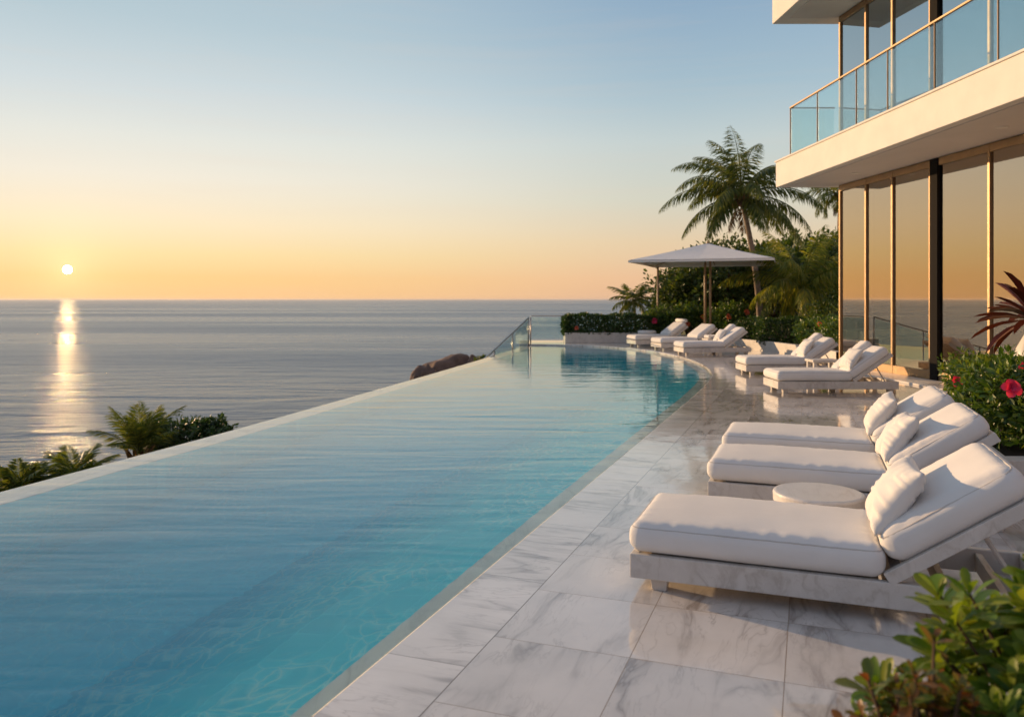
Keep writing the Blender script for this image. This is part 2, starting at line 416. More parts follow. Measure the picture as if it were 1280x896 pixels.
# ------------------------------------------------------------------ world, sun, camera
SUN_AZ, SUN_EL = -29.06, 1.85
w = bpy.data.worlds.new('World'); sc.world = w; w.use_nodes = True
nt = w.node_tree; bg = nt.nodes['Background']
tc = N(nt, 'ShaderNodeTexCoord')
nrm = nt.nodes.new('ShaderNodeVectorMath'); nrm.operation = 'NORMALIZE'; L(nt, tc.outputs['Generated'], nrm.inputs[0])
sp = N(nt, 'ShaderNodeSeparateXYZ'); L(nt, nrm.outputs[0], sp.inputs[0])
el = math_(nt, 'DIVIDE', math_(nt, 'ARCSINE', sp.outputs[2]), PI/2, clamp=True)     # 0..1 = 0..90 deg
els = math_(nt, 'POWER', el, .5)
def s2l(c): return tuple(((x/255)/12.92 if x/255 <= .04045 else ((x/255+.055)/1.055)**2.4) for x in c)
def stops(lst): return [(math.sqrt(d/90), s2l(c)) for d, c in lst]
rA = ramp(nt, els, stops([(0,(226,181,150)),(1.5,(236,192,153)),(4,(230,205,170)),(7,(212,211,195)),(11,(196,208,208)),(14.5,(168,192,205)),(20,(145,173,197)),(35,(130,155,182)),(90,(150,152,166))]))
rB = ramp(nt, els, stops([(0,(252,200,140)),(1.5,(252,210,146)),(3,(252,225,168)),(5,(252,234,198)),(8,(242,236,220)),(10.5,(230,232,224)),(13.5,(210,221,224)),(18,(184,204,213)),(35,(145,168,190)),(90,(150,152,166))]))
sd = Vector((math.sin(R(SUN_AZ))*math.cos(R(SUN_EL)), math.cos(R(SUN_AZ))*math.cos(R(SUN_EL)), math.sin(R(SUN_EL))))
hl = math_(nt, 'SQRT', math_(nt, 'ADD', math_(nt, 'MULTIPLY', sp.outputs[0], sp.outputs[0]), math_(nt, 'MULTIPLY_ADD', sp.outputs[1], sp.outputs[1], 1e-6)))
ch = math_(nt, 'DIVIDE', math_(nt, 'ADD', math_(nt, 'MULTIPLY', sp.outputs[0], math.sin(R(SUN_AZ))), math_(nt, 'MULTIPLY', sp.outputs[1], math.cos(R(SUN_AZ)))), hl)
mr = nt.nodes.new('ShaderNodeMapRange'); mr.interpolation_type = 'SMOOTHSTEP'; mr.inputs['From Min'].default_value = .74; mr.inputs['From Max'].default_value = 1.03
L(nt, ch, mr.inputs['Value'])
skyc = mix(nt, mr.outputs[0], rA, rB)
# side of the sky away from the sun turns to a cool dusk tone
mr2 = nt.nodes.new('ShaderNodeMapRange'); mr2.inputs['From Min'].default_value = .5; mr2.inputs['From Max'].default_value = -.6; L(nt, ch, mr2.inputs['Value'])
rC = ramp(nt, els, stops([(0,(150,150,172)),(4,(188,168,178)),(12,(170,175,195)),(30,(135,152,180)),(90,(150,152,166))]))
skyc = mix(nt, mr2.outputs[0], skyc, rC)
# faint cirrus streaks low over the sea
mp = N(nt, 'ShaderNodeMapping'); mp.inputs['Scale'].default_value = (1.2,1.2,22); L(nt, nrm.outputs[0], mp.inputs[0])
cn = noise(nt, mp.outputs[0], 2.4, 5, .6, .5)
cf = ramp(nt, cn, [(.5,(0,0,0)), (.8,(.10,.10,.10))])
skyc = mix(nt, cf, skyc, s2l((236,205,180)))
sky = nt.nodes.new('ShaderNodeTexSky'); sky.sky_type = 'NISHITA'; sky.sun_disc = False
sky.sun_elevation = R(SUN_EL); sky.sun_rotation = R(SUN_AZ)
sk = nt.nodes.new('ShaderNodeVectorMath'); sk.operation = 'SCALE'; L(nt, sky.outputs[0], sk.inputs[0]); sk.inputs['Scale'].default_value = .12
skyc = mix(nt, .03, skyc, sk.outputs[0])
# the sun's own disc in the sky with its soft aureole
dt = nt.nodes.new('ShaderNodeVectorMath'); dt.operation = 'DOT_PRODUCT'; L(nt, nrm.outputs[0], dt.inputs[0]); dt.inputs[1].default_value = sd
ang = math_(nt, 'ARCCOSINE', math_(nt, 'MINIMUM', dt.outputs['Value'], 1.0))
disc = nt.nodes.new('ShaderNodeMapRange'); disc.interpolation_type = 'SMOOTHSTEP'
disc.inputs['From Min'].default_value = R(.27); disc.inputs['From Max'].default_value = R(.14); L(nt, ang, disc.inputs['Value'])
skyc = mix(nt, disc.outputs[0], skyc, (900,560,230))
glow = math_(nt, 'MULTIPLY', math_(nt, 'EXPONENT', math_(nt, 'MULTIPLY', ang, -1/R(1.5))), .22)
gc = nt.nodes.new('ShaderNodeVectorMath'); gc.operation = 'MULTIPLY_ADD'
gv = N(nt, 'ShaderNodeCombineXYZ'); [L(nt, glow, gv.inputs[i]) for i in range(3)]
L(nt, gv.outputs[0], gc.inputs[0]); gc.inputs[1].default_value = (1,.85,.45); L(nt, skyc, gc.inputs[2])
L(nt, gc.outputs[0], bg.inputs['Color']); bg.inputs['Strength'].default_value = 1.0
w.cycles.sampling_method = 'MANUAL'; w.cycles.sample_map_resolution = 2048

sun = bpy.data.lights.new('sun', 'SUN'); sun.energy = 5.0; sun.angle = R(.6); sun.color = (1, .64, .33)
so = bpy.data.objects.new('sun', sun); COL.objects.link(so)
LAZ, LEL = R(-52), R(9.5)
ld = Vector((math.sin(LAZ)*math.cos(LEL), math.cos(LAZ)*math.cos(LEL), math.sin(LEL)))
so.rotation_euler = ld.to_track_quat('Z', 'Y').to_euler()

cam = bpy.data.cameras.new('camera'); co = bpy.data.objects.new('camera', cam); COL.objects.link(co); sc.camera = co
co.location = (0,0,1.6); co.rotation_euler = (R(90),0,0)
cam.sensor_width = 36; cam.lens = 28.125; cam.shift_y = -.0578; cam.clip_start = .05; cam.clip_end = 80000
cam.dof.use_dof = True; cam.dof.focus_distance = 6.5; cam.dof.aperture_fstop = 2.8
sc.view_settings.view_transform = 'Standard'; sc.view_settings.look = 'None'; sc.view_settings.exposure = .03; sc.view_settings.gamma = 1
sc.cycles.max_bounces = 10; sc.cycles.transparent_max_bounces = 16; sc.cycles.transmission_bounces = 8; sc.cycles.glossy_bounces = 5; sc.cycles.diffuse_bounces = 3
sc.cycles.use_denoising = True

# ------------------------------------------------------------------ pool curves
def ab(a, b): return (a*EX - b*EY, a*EY + b*EX)
Estr = [ab(-1.80, b) for b in (-8, -5, -2, 1, 4, 7, 10, 12.2, 14)]
Ecur = [(4.02,16.2),(4.40,17.7),(4.66,19.5),(4.74,21.4),(4.62,23.3),(4.28,25.1),(3.70,26.5),(2.92,27.5),(2.0,28.15),(1.2,28.5),(.45,28.65)]
E = catmull(Estr + Ecur, 7)
O = catmull([(-8.0,-6.9),(-7.0,-3.0),(-6.2,0),(-5.25,3.5),(-4.38,6.85),(-3.48,10.25),(-2.2,15.76),(-.92,21.6),(.33,27.6),(.45,28.65)], 7)
def sweep(P, prof, name, m, mat_name=None, uv=True, smooth=False, zoff=0):
    """prof: list of (offset to the LEFT of travel, z)"""
    mb = MB(); rows = []
    for d, z in prof:
        Q = offset(P, d); rows.append([(x, y, z) for x, y in Q])
    s = [0]
    for i in range(1, len(P)): s.append(s[-1] + math.hypot(P[i][0]-P[i-1][0], P[i][1]-P[i-1][1]))
    n = len(P); vs = [p for r in rows for p in r]; fs = []
    for r in range(len(rows)-1):
        for i in range(n-1):
            fs.append((r*n+i, r*n+i+1, (r+1)*n+i+1, (r+1)*n+i))
    mb.add(vs, fs)
    mb.uv = [(s[i % n], abs(prof[i//n][0])) for i in range(len(vs))]
    return mb.build(name, m, smooth=smooth)
cp = sweep(E, [(0,-.29),(0,-.014),(-.004,-.004),(-.014,0),(-.40,0)], 'pool_coping', M['coping'])
tag(cp, kind='structure')
C = offset(E, -.40)
mb = MB(); mb.prism(C + [(.38,31.15),(17,31.15),(17,-8),(-3,-8)], -.3, 0)
tag(mb.build('deck', M['deck'], tri=True), kind='structure')
# pool shell: submerged marble ledges, bench and floor
o = sweep(E, [(.006,-.28),(.006,-.30),(.26,-.30),(.26,-.34)], 'pool_ledge', M['ledge']); tag(o, kind='structure')
nE = 72
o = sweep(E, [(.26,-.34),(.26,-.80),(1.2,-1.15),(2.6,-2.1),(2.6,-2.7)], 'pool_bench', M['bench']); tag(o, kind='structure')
o = sweep(O, [(0,-4.6),(0,-.066),(-.34,-.066),(-.34,-.10)], 'pool_edge_wall', M['ledge']); tag(o, kind='structure')
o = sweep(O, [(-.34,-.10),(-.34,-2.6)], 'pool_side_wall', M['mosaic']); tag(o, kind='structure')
mb = MB(); poly = E + O[::-1][1:]
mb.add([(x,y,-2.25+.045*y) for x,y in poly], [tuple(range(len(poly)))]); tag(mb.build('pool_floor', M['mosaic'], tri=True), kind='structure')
Ew = offset(E, -.004); Ow = offset(O, .004)
mb = MB(); mb.prism(Ew + Ow[::-1][1:], -2.85, -.05)
tag(mb.build('pool_water', M['water'], tri=True, fixn=True), kind='structure')
mb = MB(); mb.box(.26,.56,28.25,28.72,-.3,.14)
tag(mb.build('corner_block', M['planter'], bevel=.01), 'small pale stone block at the far corner where the infinity edge ends', 'block')

# ------------------------------------------------------------------ terrain and sea
def OX(y):
    for i in range(len(O)-1):
        if O[i][1] <= y <= O[i+1][1]:
            t = (y-O[i][1])/(O[i+1][1]-O[i][1]); return O[i][0]*(1-t)+O[i+1][0]*t
    if y < O[0][1]: return O[0][0] + .27*(y-O[0][1])
    return O[-1][0] + .12*(y-O[-1][1])
def terr(x, y):
    t = OX(y) - x
    bump_ = mn.noise(Vector((x*.12, y*.12, 0)))*.8 + mn.noise(Vector((x*.45, y*.45, 3)))*.3
    if y <= 31.4 and t < 0: z = -2.6
    else:
        d = max(t, 0)
        if y > 31: d = math.hypot(d, (y-31)*1.1) if t > 0 else (y-31)*1.1
        z = -3.1 - .225*d + bump_*min(1, d*.2)
        s = smooth01(.165, .24, x/max(y,1)) if y > 31 else (1 if x > 17 else 0)
        if s > 0:
            hz = -.1 + min(max(y-31,0)*.10, 4.5) + bump_*.5*min(1, max(y-31,0)*.2)
            z = z*(1-s) + hz*s
    return max(z, -20)
mb = MB(); nx, ny = 170, 150
X0, X1, Y0, Y1 = -90, 80, -30, 130
vs = [(X0+(X1-X0)*i/nx, Y0+(Y1-Y0)*j/ny) for j in range(ny+1) for i in range(nx+1)]
vs = [(x, y, terr(x, y)) for x, y in vs]
mb.add(vs, [(j*(nx+1)+i, j*(nx+1)+i+1, (j+1)*(nx+1)+i+1, (j+1)*(nx+1)+i) for j in range(ny) for i in range(nx)])
tag(mb.build('hillside', M['ground'], smooth=True), kind='structure')
mb = MB(); S = 60000
mb.add([(-S,-S,-12),(S,-S,-12),(S,S,-12),(-S,S,-12)], [(0,1,2,3)])
tag(mb.build('sea', M['sea']), kind='structure')

# ------------------------------------------------------------------ foliage tools
PROF = {2: [(0,.1),(.5,1),(1,0)], 5: [(0,.10),(.22,.42),(.5,.82),(.74,1.0),(.92,.66),(1,.0)]}
def leaves(mb, P, D, U, Ln, wr=.45, rows=2, curl=.15, fold=.12):
    """P base points, D leaf axes, U leaf normals, all (n,3) arrays"""
    P = np.asarray(P, float); D = np.asarray(D, float); U = np.asarray(U, float)
    D /= np.linalg.norm(D, axis=1, keepdims=True)+1e-9
    S = np.cross(D, U); S /= np.linalg.norm(S, axis=1, keepdims=True)+1e-9
    U = np.cross(S, D); Ln = np.asarray(Ln, float)[:,None]
    n = len(P); prof = PROF[rows]; cols = []
    for t, wd in prof:
        c = P + D*Ln*t - U*Ln*curl*t*t
        if wd == 0: cols.append(c)
        else:
            h = Ln*wr*wd*.5
            cols += [c - S*h + U*h*fold*2, c, c + S*h + U*h*fold*2]
    V = np.stack(cols, 1); k = V.shape[1]
    f = []
    nr = len(prof)
    for r in range(nr-1):
        a = r*3; b = (r+1)*3
        if prof[r+1][1] == 0: f += [(a, a+1, b), (a+1, a+2, b)]
        else: f += [(a, a+1, b+1, b), (a+1, a+2, b+2, b+1)]
    base = len(mb.v)
    mb.v.extend(map(tuple, V.reshape(-1,3).tolist()))
    for i in range(n):
        o_ = base + i*k
        mb.f.extend([tuple(q+o_ for q in t) for t in f])
def rnd_unit(rg, n):
    v = rg.normal(size=(n,3)); return v/np.linalg.norm(v, axis=1, keepdims=True)
def crown(mb, rg, c, r, nclump, per, size, cl=.28, wr=.5, lowcut=-.5, rows=2, whorl=False):
    """uneven crown: leaf clumps scattered through an ellipsoid's volume, most of them near its surface"""
    c = np.array(c); r = np.array(r)
    d = rnd_unit(rg, nclump); d[:,2] = np.where(d[:,2] < lowcut, -d[:,2]*.5, d[:,2])
    rad = rg.uniform(.25, 1, nclump)**.45 * (1 + .16*np.sin(d[:,0]*5+c[0])*np.cos(d[:,1]*4+c[1]) + rg.normal(0,.07,nclump))
    cc = c + d*r*rad[:,None]
    cs = cl*min(r)*rg.uniform(.6,1.3,nclump)
    n = nclump*per
    k = np.repeat(np.arange(nclump), per)
    o_ = rnd_unit(rg, n)
    P = cc[k] + o_*cs[k][:,None]*rg.uniform(.3,1,n)[:,None]
    D = o_*1.0 + d[k]*.6 + rg.normal(0,.45,(n,3)) + np.array([0,0,.25])
    U = d[k] + rg.normal(0,.6,(n,3)) + np.array([0,0,.8])
    leaves(mb, P, D, U, size*rg.uniform(.6,1.25,n), wr, rows, rg.uniform(.05,.3))
    return cc
def whorls(mb, rg, tips, axes, nper, size, wr=.42, rows=5):
    for p, a in zip(tips, axes):
        a = a/np.linalg.norm(a)
        t1 = np.cross(a, [0.3,.2,.9]); t1 /= np.linalg.norm(t1); t2 = np.cross(a, t1)
        n = nper + rg.integers(-2, 3)
        g = np.arange(n)*2.4 + rg.uniform(0,6); lay = np.arange(n)/n
        out = .28 + 1.1*(1-lay)
        Dd = a*(1.15-(1-lay[:,None])*.6) + (t1*np.cos(g)[:,None] + t2*np.sin(g)[:,None])*out[:,None] + rg.normal(0,.13,(n,3))
        P = p - a*(1-lay[:,None])*size*.55
        U = a + rg.normal(0,.15,(n,3))
        leaves(mb, np.repeat(P,1,0), Dd, U, size*(.55+.6*(1-lay))*rg.uniform(.75,1.2,n), wr*rg.uniform(.85,1.15), rows, .22)
def flower(parent, c, r, facing, m='petal', seed=0):
    rg = np.random.default_rng(seed); mb = MB()
    f = np.array(facing, float); f /= np.linalg.norm(f)
    t1 = np.cross(f, [.1,.2,1]); t1 /= np.linalg.norm(t1); t2 = np.cross(f, t1)
    for lay, (n, o_, rr) in enumerate([(5,.25,1.0),(5,.7,.75),(4,1.4,.5)]):
        g = np.arange(n)*2*PI/n + lay*.6
        D = t1*np.cos(g)[:,None] + t2*np.sin(g)[:,None] + f*o_ + rg.normal(0,.12,(n,3))
        leaves(mb, np.tile(np.array(c,float),(n,1)), D, np.tile(f,(n,1)), np.full(n, r*rr), .95, 5, .25, .25)
    return mb.build('flower', M[m], parent, smooth=True)
def frond(mb, base, az, elv, ln, droop, ll, nl, rg, wd=.035, stiff=.5, hang=.6):
    p = Vector(base); a = az; e = elv; st = 14; pts = [p.copy()]; dirs = []
    for i in range(st):
        t = (i+.5)/st
        ee = e - droop*(t**1.35)
        d = Vector((math.cos(a)*math.cos(ee), math.sin(a)*math.cos(ee), math.sin(ee))); dirs.append(d)
        p = p + d*(ln/st); pts.append(p.copy())
    mb.tube(pts, [max(.035*ln/3*(1-i/st), .006) for i in range(st+1)], 4, cap=False)
    P = []; D = []; U = []; Ls = []
    side0 = Vector((-math.sin(a), math.cos(a), 0))
    tw = rg.uniform(-.5,.5)
    for i in range(nl):
        t = .14 + .86*(i+.5)/nl; k = min(int(t*st), st-1); fr = t*st-k
        q = pts[k].lerp(pts[min(k+1,st)], fr); d = dirs[k]
        up = side0.cross(d); up = up if up.z > 0 else -up
        prof = math.sin(PI*min(1, .12+t*.86))**.6
        for s in (-1,1):
            s_ = side0*s*math.cos(tw*.4) + up*s*math.sin(tw*.4)
            dd = s_*1.0 + d*(.55+.7*t) - Vector((0,0,hang*(.5+rg.uniform(0,.8)))) + up*.18 + Vector(rg.normal(0,.09,3))
            P.append(q); D.append(dd); U.append(up + s_*.3 + Vector(rg.normal(0,.2,3))); Ls.append(ll*prof*rg.uniform(.82,1.1))
    leaves(mb, [tuple(x) for x in P], [tuple(x) for x in D], [tuple(x) for x in U], Ls, wd/ll*1.25, 2, .45*(1-stiff)+.12, .3)
def trunk_mb(p0, p1, bend, r0, r1, rings=30):
    mb = MB(); pts = []; rs = []
    p0 = Vector(p0); p1 = Vector(p1); n = rings*2
    for i in range(n+1):
        t = i/n
        q = p0.lerp(p1, t) + Vector(bend)*math.sin(PI*t)*(1-.3*t)
        pts.append(q); rs.append((r0*(1-t)+r1*t + r0*.35*math.exp(-t*14))*(1+.055*(i%2)))
    mb.tube(pts, rs, 12); return mb
def palm(loc, top, nf, ln, ll, nl, seed, label, elv=(-.35,1.35), droop=(.9,1.7), bend=(0,0,0), r=(.17,.10), group=None, hang=.6, stiff=.5, wd=.045, mat_='frond', nuts=True, azr=None, dry=2, nm='palm_tree', spec=None):
    rg = np.random.default_rng(seed)
    root = empty(nm, loc, 0, label, 'palm tree', group)
    tp = Vector(top)
    trunk_mb((0,0,-.3), tp, bend, r[0], r[1]).build('trunk', M['bark'], root, smooth=True)
    mb = MB()
    if spec is None:
        spec = []
        for i in range(nf):
            t = i/(nf-1)
            spec.append(((i*2.39996 + rg.uniform(-.2,.2)) if azr is None else rg.uniform(*azr), elv[1]*(1-t)+elv[0]*t + rg.uniform(-.1,.1), droop[0]*(1-t)+droop[1]*t, ln*rg.uniform(.85,1.08)*(.82+.3*math.sin(PI*min(t*1.2,1)))))
    for a, e, dr, l_ in spec:
        frond(mb, tp + Vector((0,0,.05)), a, e, l_, dr, ll, nl, rg, wd, stiff, hang)
    mb.build('crown', M[mat_], root, smooth=False)
    if dry:
        mb = MB()
        for i in range(9):
            g = i*2.4; q = tp + Vector((math.cos(g)*r[1]*1.0, math.sin(g)*r[1]*1.0, -.18-.03*(i%4)))
            e_ = q + Vector((math.cos(g)*.28, math.sin(g)*.28, .42)); mb.tube([q, (q+e_)/2+Vector((0,0,-.05)), e_], [.07,.06,.03], 6)
        for i in range(dry):
            frond(mb, tp - Vector((0,0,.15)), 1.1+i*2.2, -.9, ln*.42, .6, ll*.7, nl//2, rg, wd*.8, .3, .9)
        mb.build('dry_leaf_base', M['frond_dry'], root)
    if nuts:
        mb = MB()
        for i in range(7):
            g = i*.9; rr = .12; c_ = tp + Vector((math.cos(g)*.24, math.sin(g)*.24, -.22-.09*(i%2)))
            prof = [(max(.001, rr*math.sin(PI*k/8)), rr*1.15*-math.cos(PI*k/8)) for k in range(9)]
            mb.lathe(prof, 10, c_)
        mb.build('coconut_cluster', M['twig'], root, smooth=True)
    return root
def shrub(loc, r, nclump, per, size, m, seed, label, cat='shrub', group=None, nm='shrub', wr=.5, cl=.28, flowers=(), fm='petal', rows=2, stems=6, fr=.07, lowcut=-.5, boxy=None, tree=0):
    rg = np.random.default_rng(seed)
    root = empty(nm, loc, 0, label, cat, group)
    mb = MB()
    c = (0,0,r[2] + tree)
    if boxy:
        n = nclump*per
        ax = rg.uniform(-1,1,(n,3)); k = rg.integers(0,3,n); sg = np.where(rg.random(n) < .5, -1, 1)
        m_ = rg.random(n) < .8
        for j in range(3):
            sel = m_ & (k == j); ax[sel, j] = sg[sel]*rg.uniform(.88, 1.06, sel.sum())
        P = ax*np.array(r); P[:,2] += r[2]
        P[:,2] += .035*np.sin(P[:,0]*4.1+seed)+.02*np.sin(P[:,0]*11)
        D = ax*.7 + rg.normal(0,.6,(n,3)) + np.array([0,0,.5]); U = ax + rg.normal(0,.6,(n,3)) + np.array([0,0,.4])
        leaves(mb, P, D, U, size*rg.uniform(.6,1.3,n), wr, rows, .15)
    else:
        crown(mb, rg, c, r, nclump, per, size, cl, wr, lowcut, rows)
    mb.build('foliage', M[m], root)
    mb = MB()
    for i in range(stems):
        g = i*2.4; e_ = Vector((math.cos(g)*r[0]*.5, math.sin(g)*r[1]*.5, c[2] + r[2]*.3))
        b0 = Vector((math.cos(g)*.05, math.sin(g)*.05, -.05))
        rr = .015 + .012*max(r) if not tree else .10
        mb.tube([b0, b0.lerp(e_, .5)+Vector((0,0,.1*r[2])), e_], [rr*1.6, rr, rr*.4], 6)
    mb.build('trunk' if tree else 'stem', M['twig'], root, smooth=True)
    for i, (dx, dy, dz) in enumerate(flowers):
        flower(root, (dx,dy,dz), fr, (dx*.3, -1, .35), fm, seed+i)
    return root

# ------------------------------------------------------------------ cushions and pillows
def cushion(Lx, Wy, T, r=.06, bulge=.018, seed=0, cell=.020, puck=.008):
    """soft upholstered block with puckered seams"""
    mb = MB(); rs = mn.noise
    nx_, ny_, nz_ = [max(2, int(round(d/cell))) for d in (Lx, Wy, T)]
    def shape(x, y, z):
        hx, hy, hz = Lx/2, Wy/2, T/2
        q = Vector((x, y, z)); rr = min(r, hz*.98)
        inn = Vector((max(-hx+rr, min(hx-rr, x)), max(-hy+rr, min(hy-rr, y)), max(-hz+rr, min(hz-rr, z))))
        d = q - inn
        if d.length > 1e-6:
            nrm_ = d.normalized(); q = inn + nrm_*rr
        u, v = x/hx, y/hy
        if z > -hz*.2:
            b = bulge*(1-abs(u)**3.2)*(1-abs(v)**3.2)
            q.z += b*max(0, z/hz)
        # pillowing of the sides
        s = 1-(z/hz)**2
        if abs(abs(v)-1) < .02: q.y += math.copysign(.008*s, v)
        if abs(abs(u)-1) < .02: q.x += math.copysign(.008*s, u)
        # puckers running in from the seam
        ev = max(0, 1-(1-abs(v))*hy/.13); eu = max(0, 1-(1-abs(u))*hx/.13)
        if z > 0:
            pk = (rs(Vector((x*17, seed*7.1, 0)))*1.0 + rs(Vector((x*38, seed*3.3, 5)))*.5)*ev**1.3*(.25+.75*(abs(v) < .999))
            pk += (rs(Vector((y*17, seed*5.1, 9)))*1.0 + rs(Vector((y*38, seed*2.3, 5)))*.5)*eu**1.3*(.25+.75*(abs(u) < .999))
            q.z += puck*pk*(z/hz)
        q.z += .004*rs(Vector((x*4, y*4, seed)))
        if z > -hz*.9:
            q.y += .0035*rs(Vector((x*6, z*14, seed+3)))*(1 if abs(v) > .9 else 0)
        return q
    def face(fn, n, m_):
        k = len(mb.v)
        mb.v.extend([tuple(fn(i/n, j/m_)) for j in range(m_+1) for i in range(n+1)])
        mb.f.extend([(k+j*(n+1)+i, k+j*(n+1)+i+1, k+(j+1)*(n+1)+i+1, k+(j+1)*(n+1)+i) for j in range(m_) for i in range(n)])
    X, Y, Z = Lx/2, Wy/2, T/2
    l = lambda t, h: -h + 2*h*t
    face(lambda a,b: shape(l(a,X), l(b,Y), Z), nx_, ny_)
    face(lambda a,b: shape(l(a,X), l(1-b,Y), -Z), nx_, ny_)
    face(lambda a,b: shape(l(a,X), -Y, l(b,Z)), nx_, nz_)
    face(lambda a,b: shape(l(1-a,X), Y, l(b,Z)), nx_, nz_)
    face(lambda a,b: shape(X, l(a,Y), l(b,Z)), ny_, nz_)
    face(lambda a,b: shape(-X, l(1-a,Y), l(b,Z)), ny_, nz_)
    # piping path around the top edge
    pp = []
    for t in np.linspace(-1,1,int(Lx/.03)): pp.append((t*(X-.02), -Y+.004, Z-.016))
    for t in np.linspace(-1,1,int(Wy/.03)): pp.append((X-.004, t*(Y-.02), Z-.016))
    for t in np.linspace(1,-1,int(Lx/.03)): pp.append((t*(X-.02), Y-.004, Z-.016))
    for t in np.linspace(1,-1,int(Wy/.03)): pp.append((-X+.004, t*(Y-.02), Z-.016))
    pb = MB(); rr = min(r, Z)
    path = []
    for x, y, z in pp:
        inn = Vector((max(-X+rr, min(X-rr, x)), max(-Y+rr, min(Y-rr, y)), Z-rr))
        d = Vector((x,y,0)) - Vector((inn.x,inn.y,0))
        if d.length > 1e-6: d.normalize()
        dd = (d + Vector((0,0,.75))).normalized()
        q = inn + dd*rr; q.z += puck*.3*rs(Vector((x*17, seed*7.1, 0)))
        path.append(q)
    pb.tube(path, .0055, 6, closed=True)
    return mb, pb
def pillow_mb(W, H, T, seed):
    mb = MB(); n = 34; rs = mn.noise
    for sgn in (1,-1):
        k = len(mb.v)
        for j in range(n+1):
            for i in range(n+1):
                u, v = -1+2*i/n, -1+2*j/n
                x = W/2*u*(1-.085*(1-v*v)); y = H/2*v*(1-.085*(1-u*u))
                b = max(0, (1-u*u)*(1-v*v))**.42
                ed = max(abs(u), abs(v)); along = v if abs(u) > abs(v) else u
                pk = rs(Vector((along*7.5, seed*3.7+sgn, (1 if abs(u) > abs(v) else 2)*(1 if (u if abs(u) > abs(v) else v) > 0 else -1))))
                pk += .5*rs(Vector((along*16, seed*1.7+sgn, 4)))
                z = T/2*b + .016*pk*max(0, min(1, (ed-.30)/.45))*max(0, 1-ed)**.35*1.6
                z += .012*rs(Vector((u*1.7, v*1.7, seed*2)))*b
                mb.v.append((x, y, sgn*max(z, 0) if ed < .999 else 0))
        for j in range(n):
            for i in range(n):
                q = (k+j*(n+1)+i, k+j*(n+1)+i+1, k+(j+1)*(n+1)+i+1, k+(j+1)*(n+1)+i)
                mb.f.append(q if sgn > 0 else q[::-1])
    return mb

# ------------------------------------------------------------------ sun loungers
LL, LW = 2.05, .80
HX, BL, BA = 1.27, .79, R(34.5)
def make_lounger(label, group, split=False, seed=1):
    """local x runs from foot to head, y across, origin at the foot corner nearest the camera"""
    root = empty('sun_lounger', (0,0,0), 0, label, 'sun lounger', group)
    z0, z1, th = .075, .205, .045
    mb = MB()
    mb.box(0, LL, 0, th, z0, z1); mb.box(0, LL, LW-th, LW, z0, z1)
    mb.box(0, th, th, LW-th, z0, z1-.001); mb.box(LL-th, LL, th, LW-th, z0, z1-.001)
    mb.build('base_frame', M['frame'], root, bevel=.006)
    mb = MB()
    for x in (HX+.02, HX+.27, HX+.52): mb.box(x, x+.035, th, LW-th, z0+.015, z1-.02)
    mb.build('cross_board', M['bench_wood'], root, bevel=.004)
    mb = MB(); mb.box(th+.002, HX-.02, th+.002, LW-th-.002, z1-.05, z1-.004); mb.build('seat_platform', M['bench_wood'], root)
    for x, yy in ((.10,(.05,LW-.15)), (LL*.5,(LW/2-.05,)), (LL-.16,(.05,LW-.15))):
        for y in yy:
            mb = MB(); s = .012
            mb.add([(x+s,y+s,0),(x+.1-s,y+s,0),(x+.1-s,y+.1-s,0),(x+s,y+.1-s,0),(x,y,z0+.004),(x+.1,y,z0+.004),(x+.1,y+.1,z0+.004),(x,y+.1,z0+.004)],
                   [(0,3,2,1),(4,5,6,7),(0,1,5,4),(1,2,6,5),(2,3,7,6),(3,0,4,7)])
            mb.build('leg', M['frame'], root, bevel=.004)
    T = .165
    cm, pm = cushion(HX+.01, LW+.01, T, .062, .022, seed)
    o_ = cm.build('seat_cushion', M['fabric'], root, smooth=True, merge=True, fixn=True, loc=((HX+.01)/2-.005, LW/2, z1+T/2+.003))
    pm.build('piping', M['piping'], o_, smooth=True)
    # backrest: framed panel tilted about the hinge
    def bmat(ang): return Matrix.Translation((HX+.015, 0, z1+.012)) @ Matrix.Rotation(-ang, 4, 'Y')
    Bm = bmat(BA)
    mb = MB()
    for y0, y1 in ((.0,.045), (LW-.045, LW)):
        mb.tbox(Bm @ Matrix.Translation((BL/2,(y0+y1)/2,-.002)), BL, y1-y0, .066)
    mb.tbox(Bm @ Matrix.Translation((BL-.022, LW/2, 0)), .044, LW-.092, .048)
    for x in np.arange(.06, BL-.08, .085): mb.tbox(Bm @ Matrix.Translation((x, LW/2, .004)), .055, LW-.092, .018)
    mb.build('backrest_frame', M['frame'], root, bevel=.004)
    for y in (.16, LW-.16):
        p = Bm @ Vector((.50, y, -.02)); q = Vector((HX+.66, y, z1-.085))
        mb = MB(); mb.bar(p, q, .028, .016); mb.build('support_strut', M['frame'], root, bevel=.003)
    if not split:
        cm, pm = cushion(BL-.07, LW, .18, .075, .024, seed+1)
        o_ = cm.build('back_cushion', M['fabric'], root, smooth=True, merge=True, fixn=True)
        o_.matrix_local = Bm @ Matrix.Translation((BL/2+.035, LW/2, .020+.09))
        pm.build('piping', M['piping'], o_, smooth=True)
    else:
        for (y0, y1, da, dx) in ((0, LW*.60, 0, 0), (LW*.62, LW, R(7), .02)):
            cm, pm = cushion(BL-.02, y1-y0, .165, .055, .02, seed+1+da)
            o_ = cm.build('back_cushion', M['fabric'], root, smooth=True, merge=True, fixn=True)
            o_.matrix_local = bmat(BA+da) @ Matrix.Translation((BL/2-.005+dx, (y0+y1)/2, .020+.0825))
            pm.build('piping', M['piping'], o_, smooth=True)
    return root
